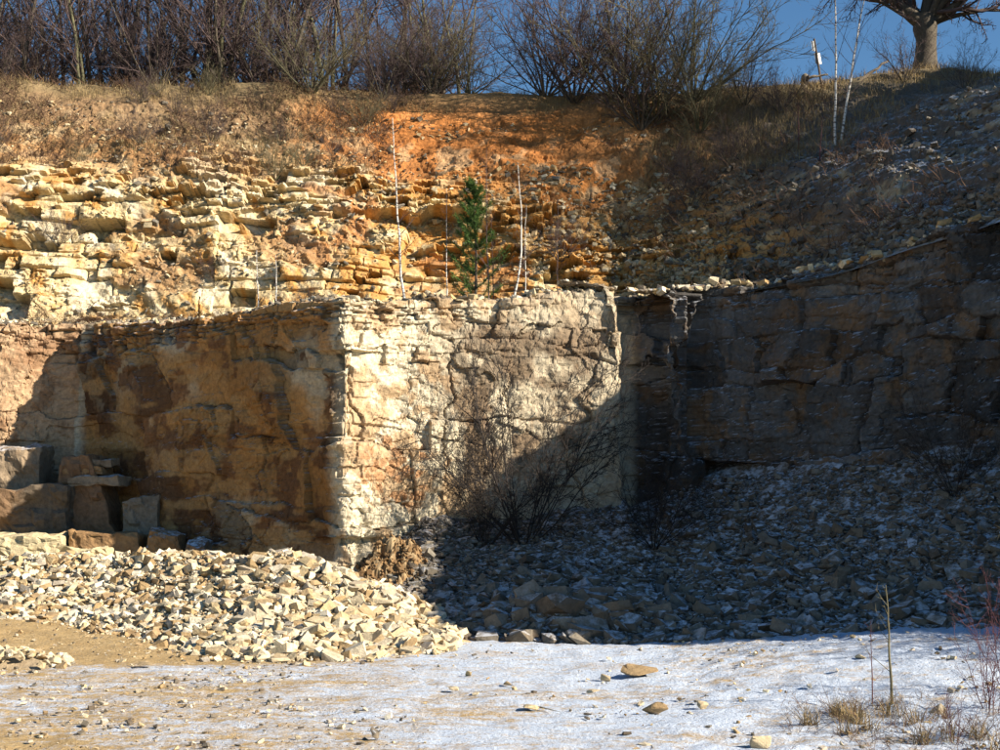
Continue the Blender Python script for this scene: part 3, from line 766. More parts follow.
for nm, bx, sd, colr, kw, lab in (
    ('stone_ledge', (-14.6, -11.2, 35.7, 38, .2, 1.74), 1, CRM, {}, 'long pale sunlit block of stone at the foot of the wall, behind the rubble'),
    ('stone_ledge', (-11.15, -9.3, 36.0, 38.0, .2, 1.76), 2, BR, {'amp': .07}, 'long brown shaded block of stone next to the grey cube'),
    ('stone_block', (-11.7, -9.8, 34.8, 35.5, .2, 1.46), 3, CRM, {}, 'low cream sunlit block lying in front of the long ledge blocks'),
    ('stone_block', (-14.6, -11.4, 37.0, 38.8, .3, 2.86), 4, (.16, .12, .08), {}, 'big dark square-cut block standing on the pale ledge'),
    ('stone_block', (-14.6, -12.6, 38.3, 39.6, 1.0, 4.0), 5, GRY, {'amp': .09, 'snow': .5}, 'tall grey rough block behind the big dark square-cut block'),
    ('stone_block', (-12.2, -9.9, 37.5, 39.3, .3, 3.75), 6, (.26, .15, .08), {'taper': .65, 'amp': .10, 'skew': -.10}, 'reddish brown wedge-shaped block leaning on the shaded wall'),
    ('stone_slab', (-11.55, -10.15, 37.35, 38.4, 2.95, 3.20), 7, GRY, {'amp': .08, 'snow': .5, 'n': 16}, 'lowest of the thin grey slabs on the brown wedge-shaped block'),
    ('stone_slab', (-11.75, -10.65, 37.55, 38.6, 3.24, 3.46), 8, BR, {'amp': .08, 'snow': .5, 'n': 16}, 'middle one of the thin slabs on the brown wedge-shaped block'),
    ('stone_slab', (-11.35, -10.45, 37.7, 38.6, 3.48, 3.66), 9, GRY, {'amp': .08, 'snow': .5, 'n': 16}, 'topmost of the thin slabs on the brown wedge-shaped block'),
    ('stone_block', (-10.05, -9.05, 37.1, 38.2, .6, 2.62), 10, (.25, .20, .14), {'amp': .08, 'snow': .4}, 'smooth grey cube-shaped block against the brown wall'),
    ('stone_block', (-9.2, -8.0, 35.7, 37.2, .2, 1.75), 11, BR, {'amp': .10, 'taper': .4, 'snow': .6}, 'brown boulder with a sloping snowy side at the wall foot'),
    ('stone_block', (-8.1, -7.2, 35.2, 36.6, .2, 1.55), 12, (.24, .18, .12), {'amp': .10, 'taper': .5, 'snow': .9}, 'small dark boulder dusted with snow behind the rubble heap')):
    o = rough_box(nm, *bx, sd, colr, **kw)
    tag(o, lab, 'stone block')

# ------------------------------------------------------------------ single stones on the quarry floor
FLOOR = [  # px x, px y (foot), width px, z-scale, tilt, label
    (642, 679, 40, .75, .15, 'largest angular cream stone on the snowy floor'),
    (531, 712, 21, .8, .1, 'rounded yellow stone lying alone on the snow'),
    (656, 714, 27, .5, .05, 'long flat cream stone on the snow'),
    (763, 747, 27, .85, .2, 'pale wedge-shaped stone beside the dry grass'),
    (375, 743, 17, .5, 1.1, 'thin dark slab standing on edge on the snow'),
    (937, 713, 21, .8, .2, 'yellow stone among dry weeds at the thin sapling'),
    (454, 692, 16, .5, .1, 'small flat yellow stone beside a dirt patch in the snow'),
    (588, 716, 11, .6, .2, 'small dark stone beside the flat cream stone'),
    (593, 695, 18, .5, .1, 'flat pale stone half sunk in the gravelly snow'),
    (606, 681, 13, .7, .2, 'small upright pale stone next to the largest cream stone'),
    (703, 708, 14, .6, .2, 'small pale stone on the speckled snow'),
    (862, 660, 14, .5, .1, 'small tan stone on blue shaded snow'),
    (468, 676, 11, .8, .2, 'tiny pale stone near the toe of the rubble heap'),
    (510, 686, 17, .45, .1, 'flat cream stone on the snow below the scree'),
    (145, 668, 20, .4, .1, 'flat cream stone on sandy ground in front of the heap'),
    (645, 748, 16, .6, .1, 'low pale stone partly buried in dirty snow'),
]
for k, (pxx, pyy, w, zs, tl, lab) in enumerate(FLOOR):
    Y = 20.0
    for _ in range(12):
        X = (pxx - 500) * Y / FPX; zg = float(ground_z(np.array([X]), np.array([Y]))[0]); Y = (HC - zg) * FPX / (pyy - HOR)
    sz = w * Y / FPX * 1.15
    bm = bmesh.new(); pv, pf = PROTO[(k * 6 + 1) % len(PROTO)]
    bv = [bm.verts.new(q) for q in pv.tolist()]
    for t in pf: bm.faces.new([bv[i] for i in t])
    bmesh.ops.bevel(bm, geom=bm.edges[:], offset=.035, segments=1, affect='EDGES')
    me = bpy.data.meshes.new('loose_stone'); bm.to_mesh(me); bm.free(); me.materials.append(M_stone_pale if 'dark' not in lab else M_stone_grey)
    o = link('loose_stone', me, None, (X, Y + sz * .25, zg + sz * .16 * (1 + (2 if tl > 1 else 0))), (tl, .1, k * 1.3 if tl < 1 else 1.2), (sz, sz, sz * 1.6 * zs))
    tag(o, lab, 'stone')
small = link('rubble_pile', mesh_np('rubble_pile', np.array([[-.9, -.5, -.02], [.9, -.5, -.02], [.7, .5, -.02], [-.7, .5, -.02], [0, 0, .22]]), np.array([[0, 1, 4], [1, 2, 4], [2, 3, 4], [3, 0, 4]]), M_rock, np.full((5, 3), .35) * np.array([1.2, .9, .55]), np.zeros(5)), None, (-8.0, 23.2, float(ground_z(np.array([-8.0]), np.array([23.2]))[0])))
tag(small, 'small separate pile of cream stones on the sandy ground', 'rubble pile')
rng = np.random.default_rng(410); n = 90
xx, yy = rng.normal(0, .42, n), rng.normal(0, .3, n); zz = np.maximum(0, .24 * (1 - np.abs(xx) / .95 - np.abs(yy) * .4))
scatter(np.stack([xx, yy, zz + .03], 1), rng.uniform(.10, .30, n), .4, 411, small, 90, M_stone_pale, PALE, 0 * xx)
# gravel strewn over the floor
rng = np.random.default_rng(420); n = 15000
y = rng.uniform(13, 29, n) ; x = rng.uniform(-.38, .38, n) * y
d = fbm(x * .6, y * .8, oct=4, seed=422) + .25 * sm(2, 7, x) * sm(22, 17, y) + .45 * sm(-1, -5, x) - .12
k_ = d > rng.uniform(-.25, .5, n); x, y = x[k_], y[k_]
sz = .018 + .10 * rng.power(.28, len(x)) ** 2
P = np.stack([x, y, ground_z(x, y) + sz * .12 + .01], 1)
before = set(bpy.data.objects)
scatter(P, sz, .3, 423, None, 0, M_stone_pale, PALE + GREY, 0 * x, stuff_name='gravel')
for o in set(bpy.data.objects) - before: tag(o, 'small gravel and stone chips strewn over the quarry floor', 'gravel', kind='stuff')

# ------------------------------------------------------------------ plants: branches grown as poly-lines, skinned as tapered tubes
def polyline(rng, p, d, L, r, nseg, wig, up, tip=.25):
    pts, rad = [p.copy()], [r]; d = d.normalized(); st = L / nseg
    for i in range(nseg):
        d = (d + Vector((rng.gauss(0, wig), rng.gauss(0, wig), rng.gauss(0, wig) * .7 + up))).normalized()
        p = p + d * st; pts.append(p.copy()); rad.append(r * (1 - (1 - tip) * (i + 1) / nseg))
    return pts, rad
def grow(rng, out, p, d, L, r, lvl, spec):
    sp = spec[lvl]
    pts, rad = polyline(rng, p, d, L, r, sp['seg'], sp['wig'], sp['up'])
    out.append((lvl, pts, rad))
    if lvl + 1 >= len(spec): return
    nx = spec[lvl + 1]
    n = rng.randint(*nx['n'])
    for k in range(n):
        t = nx['t0'] + (1 - nx['t0']) * (k + rng.random()) / n
        f = t * sp['seg']; i = min(int(f), sp['seg'] - 1); q = pts[i].lerp(pts[i + 1], f - i)
        dd = (pts[i + 1] - pts[i]).normalized()
        ax = dd.orthogonal().normalized(); ax.rotate(Matrix.Rotation(rng.uniform(0, 6.283), 3, dd))
        ang = R(rng.uniform(*nx['ang'])); nd = dd * math.cos(ang) + ax * math.sin(ang)
        rr = (rad[i] + (rad[i + 1] - rad[i]) * (f - i)) * nx['rr']
        grow(rng, out, q, nd, L * nx['lr'] * rng.uniform(.6, 1.15) * (1.15 - .5 * t), max(rr, nx.get('rmin', .004)), lvl + 1, spec)
def tubes(items, sides):
    Vs, Fs, base = [], [], 0
    groups = {}
    for pts, rad in items: groups.setdefault(len(pts), []).append((pts, rad))
    for n, lst in groups.items():
        P = np.array([[q[:] for q in pts] for pts, _ in lst]); Rr = np.array([rad for _, rad in lst])
        T = np.gradient(P, axis=1); T /= np.linalg.norm(T, axis=2, keepdims=True) + 1e-9
        ref = np.where(np.abs(T[:, :1, 2:3]) > .8, np.array([1., 0, 0]), np.array([0, 0, 1.]))
        U = np.cross(T, np.broadcast_to(ref, T.shape)); U /= np.linalg.norm(U, axis=2, keepdims=True) + 1e-9
        W = np.cross(T, U)
        an = np.arange(sides) * 2 * math.pi / sides
        ring = P[:, :, None, :] + Rr[:, :, None, None] * (U[:, :, None, :] * np.cos(an)[None, None, :, None] + W[:, :, None, :] * np.sin(an)[None, None, :, None])
        m = len(lst); Vs.append(ring.reshape(-1, 3))
        idx = np.arange(m * n * sides).reshape(m, n, sides); nxt = np.roll(idx, -1, 2)
        Fs.append(np.stack([idx[:, :-1], nxt[:, :-1], nxt[:, 1:], idx[:, 1:]], -1).reshape(-1, 4) + base); base += m * n * sides
    return np.concatenate(Vs), np.concatenate(Fs)
def plant_meshes(name, out, m_trunk, m_twig, split=1, sides=(7, 5, 3, 3, 3)):
    """trunk mesh (levels < split) and crown mesh"""
    def build(levels, mat, nm, sm_):
        Vs, Fs, b = [], [], 0
        for l in levels:
            it = [(p, r) for (lv, p, r) in out if lv == l]
            if not it: continue
            V, Fq = tubes(it, sides[l]); Vs.append(V); Fs.append(Fq + b); b += len(V)
        return mesh_np(nm, np.concatenate(Vs), np.concatenate(Fs), mat, smooth=sm_) if Vs else None
    mx = max(l for l, _, _ in out)
    return build(range(0, split), m_trunk, 'trunk', True), build(range(split, mx + 1), m_twig, 'crown', True)
def place_plant(name, meshes, loc, rz, sc, label, cat, group=None, tilt=(0, 0)):
    e_ = bpy.data.objects.new(name, None); COL.objects.link(e_)
    e_.location = loc; e_.rotation_euler = (tilt[0], tilt[1], rz); e_.scale = sc if isinstance(sc, tuple) else (sc,) * 3
    tr, cr_ = meshes[:2]
    if tr: link('trunk', tr, e_)
    if cr_: link('crown', cr_, e_)
    return tag(e_, label, cat, group)

def tree_proto(seed, H=9.0, r=.10, stems=1, spread=8, br=(14, 18), low=.06, brang=(30, 62), twn=(6, 9), mats=(None, None)):
    rng = random.Random(seed); out = []
    spec = [dict(seg=9, wig=.07, up=.03),
            dict(n=br, t0=low, ang=brang, lr=.34, rr=.5, seg=6, wig=.12, up=.05, rmin=.012),
            dict(n=twn, t0=.15, ang=(25, 60), lr=.42, rr=.55, seg=4, wig=.14, up=.03, rmin=.008),
            dict(n=(4, 6), t0=.15, ang=(25, 60), lr=.45, rr=.6, seg=3, wig=.15, up=.02, rmin=.0055)]
    for k in range(stems):
        an = rng.uniform(0, 6.283); sp = R(rng.uniform(.3, 1) * spread)
        d = Vector((math.cos(an) * math.sin(sp), math.sin(an) * math.sin(sp), math.cos(sp)))
        grow(rng, out, Vector((math.cos(an) * .12 * (stems > 1), math.sin(an) * .12 * (stems > 1), -.25)), d, H * rng.uniform(.75, 1.0), r * rng.uniform(.6, 1.0), 0, spec)
    return plant_meshes('tree', out, mats[0] or M_bark, mats[1] or M_twig)
def shrub_proto(seed, H=4.5, stems=11, spread=62, r=.045, mats=(None, None), twn=(6, 8), t3=(3, 5), rmin=.005):
    rng = random.Random(seed); out = []
    spec = [dict(seg=8, wig=.10, up=.035),
            dict(n=(8, 11), t0=.12, ang=(22, 55), lr=.42, rr=.55, seg=5, wig=.13, up=.03, rmin=rmin * 1.9),
            dict(n=twn, t0=.12, ang=(22, 55), lr=.42, rr=.6, seg=4, wig=.14, up=.02, rmin=rmin * 1.3),
            dict(n=t3, t0=.15, ang=(22, 55), lr=.45, rr=.65, seg=3, wig=.15, up=.01, rmin=rmin)]
    for k in range(stems):
        an = 6.283 * (k + rng.random()) / stems; sp = R(rng.uniform(.1, 1) * spread)
        d = Vector((math.cos(an) * math.sin(sp), math.sin(an) * math.sin(sp), math.cos(sp)))
        grow(rng, out, Vector((math.cos(an) * .12, math.sin(an) * .12, -.12)), d, H * rng.uniform(.7, 1.05), r * rng.uniform(.5, 1), 0, spec)
    return plant_meshes('shrub', out, mats[0] or M_bark, mats[1] or M_twig)

TREES = [tree_proto(500 + i, 9, [.13, .10, .085, .11, .085][i], [1, 2, 3, 2, 1][i], [5, 14, 22, 12, 8][i], (17, 21), .05, (28, 62), (7, 9),
                    mats=(M_bark_green if i % 2 else M_bark, M_twig)) for i in range(5)]
SHRUBS = [shrub_proto(520 + i, 4.4) for i in range(3)]
SHRUBS_G = [shrub_proto(530 + i, 4.6, 12, 70, mats=(M_bark_green, M_twig_green)) for i in range(2)]

THICKET = [shrub_proto(560 + i, 5.4, 17, 74, .05, (M_bark_green if i else M_bark, M_twig_green if i else M_twig), (6, 8), (3, 5), .0065) for i in range(2)]
def crest_point(pxx, back):
    # ground point 'back' metres behind the crest, in the direction of this picture column
    Y = 47.0 + back
    for _ in range(3):
        X = (pxx - 500) * Y / FPX; Y = float(interp(X, CRESTY)) + back
    return hill_at(X, Y)
rngv = random.Random(77)
# wood along the skyline
L_TREE = ['thick straight single-trunked bare tree in the wood on the skyline', 'mossy two-stemmed bare tree in the wood on the skyline',
          'bare tree of three spreading stems in the wood on the skyline', 'forked mossy bare tree with stout stems in the wood on the skyline', 'slender single-stemmed bare tree in the wood on the skyline']
for k in range(55):
    pxx = -25 + 500 * ((k * .618034) % 1.0) if k < 32 else rngv.uniform(-20, 300) if k < 46 else rngv.uniform(-170, -30)
    p = crest_point(pxx, rngv.uniform(.4, 10))
    place_plant('bare_tree', TREES[k % 5], p, rngv.uniform(0, 6.28), rngv.uniform(.8, 1.2), L_TREE[k % 5], 'tree', 'bare trees of the skyline wood', (rngv.gauss(0, .06), rngv.gauss(0, .08)))
L_SHR = ['low dense bare brown shrub in the undergrowth of the skyline wood', 'upright bare brown shrub in the undergrowth of the skyline wood', 'straggly bare brown shrub in the undergrowth of the skyline wood']
for k in range(26):
    pxx = -20 + 520 * ((k * .754877) % 1.0)
    p = crest_point(pxx, rngv.uniform(-.3, 6))
    place_plant('bare_shrub', SHRUBS[k % 3], p, rngv.uniform(0, 6.28), rngv.uniform(.45, .9), L_SHR[k % 3], 'shrub', 'shrubs under the skyline wood')
for pxx, pyy, sc, pr_, nm, lab in (
    (312, 92, .75, SHRUBS_G[0], 'leaning_shrub', 'grey bare shrub leaning over the crest at the end of the wood'),
    (430, 95, .72, SHRUBS_G[1], 'fan_shrub', 'fan-shaped bare shrub on the crest above the orange soil'),
    (470, 92, .6, SHRUBS_G[0], 'fan_shrub', 'smaller fan-shaped bare shrub beside the big purple-brown thicket'),
    (575, 100, 1.0, THICKET[0], 'thicket_shrub', 'big purple-brown bare thicket on the crest above the orange slope'),
    (545, 95, .8, THICKET[0], 'thicket_shrub', 'purple-brown bare thicket at the edge of the orange soil'),
    (618, 98, 1.05, THICKET[0], 'thicket_shrub', 'tall purple-brown bare thicket behind the greenish arching shrub'),
    (655, 122, 1.0, THICKET[1], 'arching_shrub', 'greenish bare shrub with long arching branches hanging down the slope'),
    (693, 100, .92, THICKET[1], 'arching_shrub', 'spreading greenish shrub with twigs against the sky beside the dry grass'),
    (640, 128, .8, THICKET[0], 'arching_shrub', 'brown arching shrub at the foot of the tall thicket above the orange slope'),
    (700, 132, .6, THICKET[1], 'arching_shrub', 'low greenish shrub spreading over the dry slope below the big shrubs'),
    (745, 105, .5, SHRUBS[1], 'slope_shrub', 'rounded brown shrub in the dry grass near the leaning sign'),
    (780, 112, .42, SHRUBS[2], 'slope_shrub', 'small brown shrub in the dry grass close to the twin birches'),
    (730, 165, .36, SHRUBS[0], 'slope_shrub', 'bare shrub among the grey stones of the dark slope'),
    (905, 82, .45, SHRUBS[1], 'slope_shrub', 'bare shrub at the foot of the old thick-trunked tree'),
    (965, 88, .35, SHRUBS[0], 'slope_shrub', 'reddish bare shrub on the mound beside the old tree'),
    (275, 178, .38, SHRUBS_G[1], 'slope_shrub', 'small bare shrub growing out of the broken limestone beds'),
    (60, 245, .30, SHRUBS[1], 'slope_shrub', 'small reddish bare shrub below the big pale rock face'),
    (215, 285, .28, SHRUBS[2], 'slope_shrub', 'low bare shrub on the ledge at the shaded wall top'),
    (690, 210, .34, SHRUBS[0], 'slope_shrub', 'reddish bare shrub where orange soil meets grey stones'),
    (560, 262, .34, SHRUBS[1], 'slope_shrub', 'bare shrub on the ledge beside the thin saplings')):
    p = hill_px(pxx, pyy, .3, 3.1)
    place_plant(nm, pr_, p, pxx * .37, sc, lab, 'shrub')

rs = random.Random(91)
for k in range(26):
    if k < 14: xx_, sg = rs.uniform(-17, -3), rs.uniform(2.15, 2.95)
    elif k < 21: xx_, sg = rs.uniform(-12, 6), rs.uniform(.5, 1.05)
    else: xx_, sg = rs.uniform(5, 9), rs.uniform(1.8, 2.8)
    lab = ['low bare brown scrub on the dry slope below the skyline wood', 'low bare scrub on the ledge at the foot of the broken beds', 'low bare scrub on the slope between orange soil and dark stones'][0 if k < 14 else 1 if k < 21 else 2]
    place_plant('low_scrub', (SHRUBS + SHRUBS_G)[k % 5], hill_point(xx_, sg), rs.uniform(0, 6.28), rs.uniform(.16, .32), lab, 'shrub', ['scrub on the dry slope', 'scrub on the ledge', 'scrub beside the dark stones'][0 if k < 14 else 1 if k < 21 else 2])

# bushes against the lower wall
WALLBUSH = shrub_proto(543, 4.7, 14, 55, .03, (M_twig_dark, M_twig_dark), (6, 8), (4, 5), .0058)
def scree_point(x, y): return Vector((x, y, float(ground_z(np.array([x]), np.array([y]))[0]) * .6 + float(scree_z(np.array([x]), np.array([y]))[0])))
place_plant('wall_bush', WALLBUSH, scree_point(.55, 33.0), .4, (.95, .55, 1.15), 'big dark bare bush against the sunlit wall face', 'bush')
place_plant('wall_bush', WALLBUSH, scree_point(-.35, 33.0), 2.1, (.6, .45, .8), 'smaller dark bush standing half sunlit at the big bush', 'bush')
place_plant('wall_bush', WALLBUSH, scree_point(3.6, 32.6), 1.2, (.65, .5, .55), 'low dark bush in deep shade at the recess', 'bush')
place_plant('wall_bush', WALLBUSH, scree_point(9.6, 29.6), 3.2, (.4, .3, .5), 'dark thin bush in deep shade against the dark grey wall', 'bush')

L_RIM = [l.replace('in the wood on the skyline', 'on the rim above the dark grey wall') for l in L_TREE]
# trees on the rim out to the right, whose shade falls on the upper slope
for k in range(18):
    x_, y_ = 24.5 + 4 * ((k * .618) % 1.0) , 31 + 12 * ((k * .7549) % 1.0)
    if x_ < .36 * y_ + 2.2: x_ += 3
    place_plant('rim_tree', TREES[k % 5], hill_at(x_, y_), k * 1.1, .95, L_RIM[k % 5], 'tree', 'trees on the quarry rim beyond the dark wall')
for k in range(8):  # unseen shrubs, added for the band of shade they cast on the snow
    x_, y_, sc = 12.6 + 3.0 * ((k * .618) % 1.0), 20.0 + 2.2 * ((k * .7549) % 1.0), .62 + .2 * ((k * .37) % 1.0)
    place_plant('floor_shrub', THICKET[k % 2], (x_, y_, float(ground_z(np.array([x_]), np.array([y_]))[0])), k * 1.7, sc, 'unseen bare shrub added on the quarry floor beyond the red-twigged bushes', 'shrub', 'unseen shrubs on the floor beyond the red twigs')

# old tree on the mound
def old_tree():
    rng = random.Random(9); out = []
    spec = [dict(seg=8, wig=.13, up=.01),
            dict(n=(11, 14), t0=.12, ang=(30, 70), lr=.42, rr=.5, seg=6, wig=.20, up=.05, rmin=.025),
            dict(n=(6, 8), t0=.15, ang=(28, 65), lr=.45, rr=.55, seg=5, wig=.2, up=.02, rmin=.014),
            dict(n=(4, 6), t0=.15, ang=(25, 60), lr=.48, rr=.6, seg=3, wig=.2, up=.02, rmin=.008)]
    tr = [Vector((0, 0, -.4)), Vector((0, 0, .15)), Vector((.03, 0, .6)), Vector((.06, 0, 1.1)), Vector((.02, 0, 1.5)), Vector((0, 0, 1.9))]
    trunk = [(tr, [.52, .40, .33, .31, .36, .30])]
    for d, L, r in (((-.75, -.1, .55), 4.2, .24), ((.8, .05, .5), 4.4, .20), ((.1, .2, 1), 4.5, .22), ((-.3, .3, .9), 4.0, .16), ((.5, -.3, .8), 3.8, .16), ((.9, .2, .45), 3.0, .10), ((-.9, 0, .35), 3.0, .09), ((.2, -.5, .9), 3.5, .13)):
        grow(rng, out, Vector((0, 0, 1.55)), Vector(d), L, r, 0, spec)
    V, Fq = tubes(trunk, 12)
    V = V + .05 * np.stack([fbm(V[:, 2] * 3, V[:, 0] * 5, oct=3, seed=1), fbm(V[:, 2] * 3, V[:, 1] * 5, oct=3, seed=2), 0 * V[:, 0]], 1)
    limbs, crown = plant_meshes('t', out, M_bark, M_twig, 1, (8, 6, 3, 3))
    e_ = bpy.data.objects.new('old_tree', None); COL.objects.link(e_)
    e_.location = hill_px(925, 74, 2.6, 3.3); e_.scale = (1.2, 1.2, 1.15)
    link('trunk', mesh_np('trunk', V, Fq, M_bark, smooth=True), e_); link('limbs', limbs, e_); link('crown', crown, e_)
    tag(e_, 'old thick-trunked bare tree with gnarled spreading limbs on the grassy mound', 'tree')
old_tree()

# thin stems: birches and saplings
def sapling(name, base, top, r, mat_t, mat_c, label, cat='sapling', nbr=(10, 14), bl=.22, seed=0, bend=0.0, group=None, twigs=(3, 5)):
    rng = random.Random(seed); out = []
    v = top - base; L = v.length; n = 10
    pts, rad = [], []
    side = Vector((rng.gauss(0, 1), rng.gauss(0, .4), 0))
    for i in range(n + 1):
        t = i / n
        pts.append(v * t + side * (L * .006 * math.sin(t * 5 + seed) + bend * math.sin(t * math.pi)) + Vector((rng.gauss(0, .0025 * L), rng.gauss(0, .0025 * L), 0)) * (0 < i))
        rad.append(r * (1 - .78 * t))
    pts[0] = Vector((0, 0, -.12))
    V, Fq = tubes([(pts, rad)], 6)
    e_ = bpy.data.objects.new(name, None); COL.objects.link(e_); e_.location = base
    link('trunk', mesh_np('trunk', V, Fq, mat_t, smooth=True), e_)
    spec = [dict(seg=4, wig=.08, up=.06), dict(n=twigs, t0=.25, ang=(20, 45), lr=.5, rr=.6, seg=3, wig=.1, up=.03, rmin=.0035)]
    for k in range(rng.randint(*nbr)):
        t = rng.uniform(.22, .97); i = min(int(t * n), n - 1)
        an = rng.uniform(0, 6.283); d = Vector((math.cos(an) * .75, math.sin(an) * .75, .7))
        grow(rng, out, pts[i].lerp(pts[i + 1], t * n - i), d, L * bl * rng.uniform(.5, 1.1) * (1.2 - .7 * t), r * .30 * (1.1 - .6 * t), 0, spec)
    if out:
        cv = []
        V1, F1 = tubes([(p, q) for l, p, q in out if l == 0], 3); rest = [(p, q) for l, p, q in out if l == 1]
        if rest:
            V2, F2 = tubes(rest, 3); V1, F1 = np.concatenate([V1, V2]), np.concatenate([F1, F2 + len(V1)])
        link('crown', mesh_np('crown', V1, F1, mat_c, smooth=True), e_)
    return tag(e_, label, cat, group)
def on_ledge(pxx, Y):
    X = (pxx - 500) * Y / FPX
    return hill_at(X, Y)
for k, (bx, Y, tx, ty, r, white, lab) in enumerate((
    (405, 36.2, 391, 118, .042, 1, 'tall straight white birch sapling on the ledge above the sunlit face'),
    (447, 37.0, 446, 188, .022, 1, 'thin pale sapling on the ledge left free between birch and small pine'),
    (488, 36.8, 486, 148, .026, 0, 'thin brownish sapling standing right behind the small pine'),
    (493, 37.0, 491, 205, .018, 0, 'short thin sapling close beside the small pine'),
    (509, 36.4, 519, 165, .036, 1, 'white birch sapling with a bent foot beside the small pine'),
    (525, 36.6, 526, 205, .020, 1, 'slim pale sapling beside the bent birch'),
    (557, 37.0, 558, 200, .014, 0, 'very thin reddish sapling on the ledge near the bare shrub'),
    (258, 38.0, 257, 250, .030, 1, 'short white birch stem at the rim of the shaded brown wall'),
    (275, 37.8, 276, 255, .028, 1, 'second short birch stem at the rim of the shaded brown wall, nearer the sunlit corner'))):
    p = on_ledge(bx, Y); q = px(tx, ty, p.y + .3)
    sapling('birch_sapling' if white else 'thin_sapling', p, q, r, M_birch if white else M_twig, M_twig, lab, seed=600 + k, bend=.10 if k == 4 else .0, nbr=(15, 22), bl=.17, twigs=(3, 4))
# twin-stemmed birch on the shaded slope
pb = hill_px(838, 141, 1.2, 3.0)
for k, (tx, ty, bend, lab) in enumerate(((834, -60, .0, 'straighter white stem of the twin birches on the dark slope'), (874, -60, .05, 'slanting white stem of the twin birches on the dark slope'))):
    sapling('birch', pb + Vector((-.08 + .16 * k, 0, 0)), px(tx, ty, pb.y + .5), .042, M_birch, M_twig, lab, 'birch', (22, 28), .26, 640 + k, bend)
for k, (bx, by, tx, ty) in enumerate(((799, 148, 798, 100), (820, 160, 822, 118))):
    p = hill_px(bx, by, 1.2, 3.0)
    sapling('thin_sapling', p, px(tx, ty, p.y), .02, M_red_twig, M_twig, ['short red-brown sapling left behind in the dry bank grass', 'slender brown sapling just below the twin birches'][k], seed=650 + k)

# small pine
def pine():
    rng = random.Random(3); base = on_ledge(474, 37.2); H = 3.0
    e_ = bpy.data.objects.new('small_pine', None); COL.objects.link(e_); e_.location = base; e_.scale = (1.05, 1.05, 1.14)
    pts = [Vector((.04 * math.sin(t * 4), 0, -.1 + (H + .1) * t)) for t in [i / 8 for i in range(9)]]
    V, Fq = tubes([(pts, [.05 * (1 - .85 * i / 8) for i in range(9)])], 6)
    link('trunk', mesh_np('trunk', V, Fq, M_bark, smooth=True), e_)
    br, nd = [], []
    zs = [.25, .6, .95, 1.25, 1.55, 1.8, 2.05, 2.25, 2.45, 2.62, 2.78, 2.9]
    for zi, z in enumerate(zs):
        for k in range(8 if z < 2.3 else 5):
            if z < 1.3 and rng.random() < .25: continue
            an = rng.uniform(0, 6.283); L = (1.25 * (1 - z / 3.4) + .14) * rng.uniform(.55, 1.1)
            d = Vector((math.cos(an), math.sin(an), .45 + .5 * z / H))
            p_, r_ = polyline(rng, Vector((0, 0, z)), d, L, .012, 5, .08, .06); br.append((p_, r_))
            for i in range(1, 6):
                for q in range(26):
                    t = rng.random(); c_ = p_[i - 1].lerp(p_[i], t); ax = (p_[i] - p_[i - 1]).normalized()
                    rd = Vector((rng.gauss(0, 1), rng.gauss(0, 1), rng.gauss(0, 1))).normalized()
                    dd = (ax * .8 + rd * .8).normalized(); ln = rng.uniform(.07, .13)
                    nd.append(([c_, c_ + dd * ln * .6, c_ + dd * ln], [.0045, .004, .0015]))
    for q in range(90):
        c_ = Vector((0, 0, rng.uniform(2.6, 3.0))); dd = Vector((rng.gauss(0, .5), rng.gauss(0, .5), 1)).normalized(); nd.append(([c_, c_ + dd * .07, c_ + dd * .12], [.0045, .004, .0015]))
    V, Fq = tubes(br, 3); b_ = link('branches', mesh_np('branches', V, Fq, M_bark), e_)
    V, Fq = tubes(nd, 3); n_ = link('needles', mesh_np('needles', V, Fq, M_needle), e_); n_['kind'] = 'stuff'
    tag(e_, 'small green pine on the ledge above the sunlit face', 'pine')
pine()

# ------------------------------------------------------------------ sign post, stump and fallen branches on the crest
ps = hill_px(820, 76, 2.6, 3.25)
def boxmesh(name, dx, dy, dz, mat, bev=.01):
    bm = bmesh.new(); bmesh.ops.create_cube(bm, size=1); bmesh.ops.scale(bm, vec=(dx, dy, dz), verts=bm.verts[:])
    bmesh.ops.bevel(bm, geom=bm.edges[:], offset=bev, segments=2, affect='EDGES')
    me = bpy.data.meshes.new(name); bm.to_mesh(me); bm.free(); me.materials.append(mat); return me
e_ = bpy.data.objects.new('sign_post', None); COL.objects.link(e_); e_.location = ps; e_.rotation_euler = (0, R(-9), 0)
V, Fq = tubes([([Vector((0, 0, -.3)), Vector((0, 0, .8)), Vector((0, 0, 1.62))], [.04, .038, .034])], 8)
link('post', mesh_np('post', V, Fq, M_post, smooth=True), e_)
b1 = link('sign_board', boxmesh('sign_board', .24, .03, .36, M_sign_white), e_, (-.03, .08, 1.38), (0, R(2), R(38)))
b2 = link('sign_board', boxmesh('sign_board', .30, .03, .40, M_sign_white), e_, (.04, .08, .93), (0, R(-2), R(34)))
tag(e_, 'leaning dark post with two white boards on the grassy crest', 'sign')
def log(name, a_, b_, r0, r1, label, cat, seed):
    rng = random.Random(seed); n = 7; v_ = b_ - a_
    pts = [v_ * (i / n) + Vector((rng.gauss(0, .03), rng.gauss(0, .03), rng.gauss(0, .04))) for i in range(n + 1)]
    rad = [r0 + (r1 - r0) * i / n for i in range(n + 1)]
    pts = [pts[0] - v_.normalized() * .01] + pts + [pts[-1] + v_.normalized() * .01]; rad = [.01] + rad + [.01]
    V, Fq = tubes([(pts, rad)], 8); V = V + .25 * r0 * np.stack([fbm(V[:, 0] * 6, V[:, 2] * 6, oct=3, seed=seed + k) for k in range(3)], 1)
    return tag(link(name, mesh_np(name, V, Fq, M_dead, smooth=True), None, a_), label, cat)
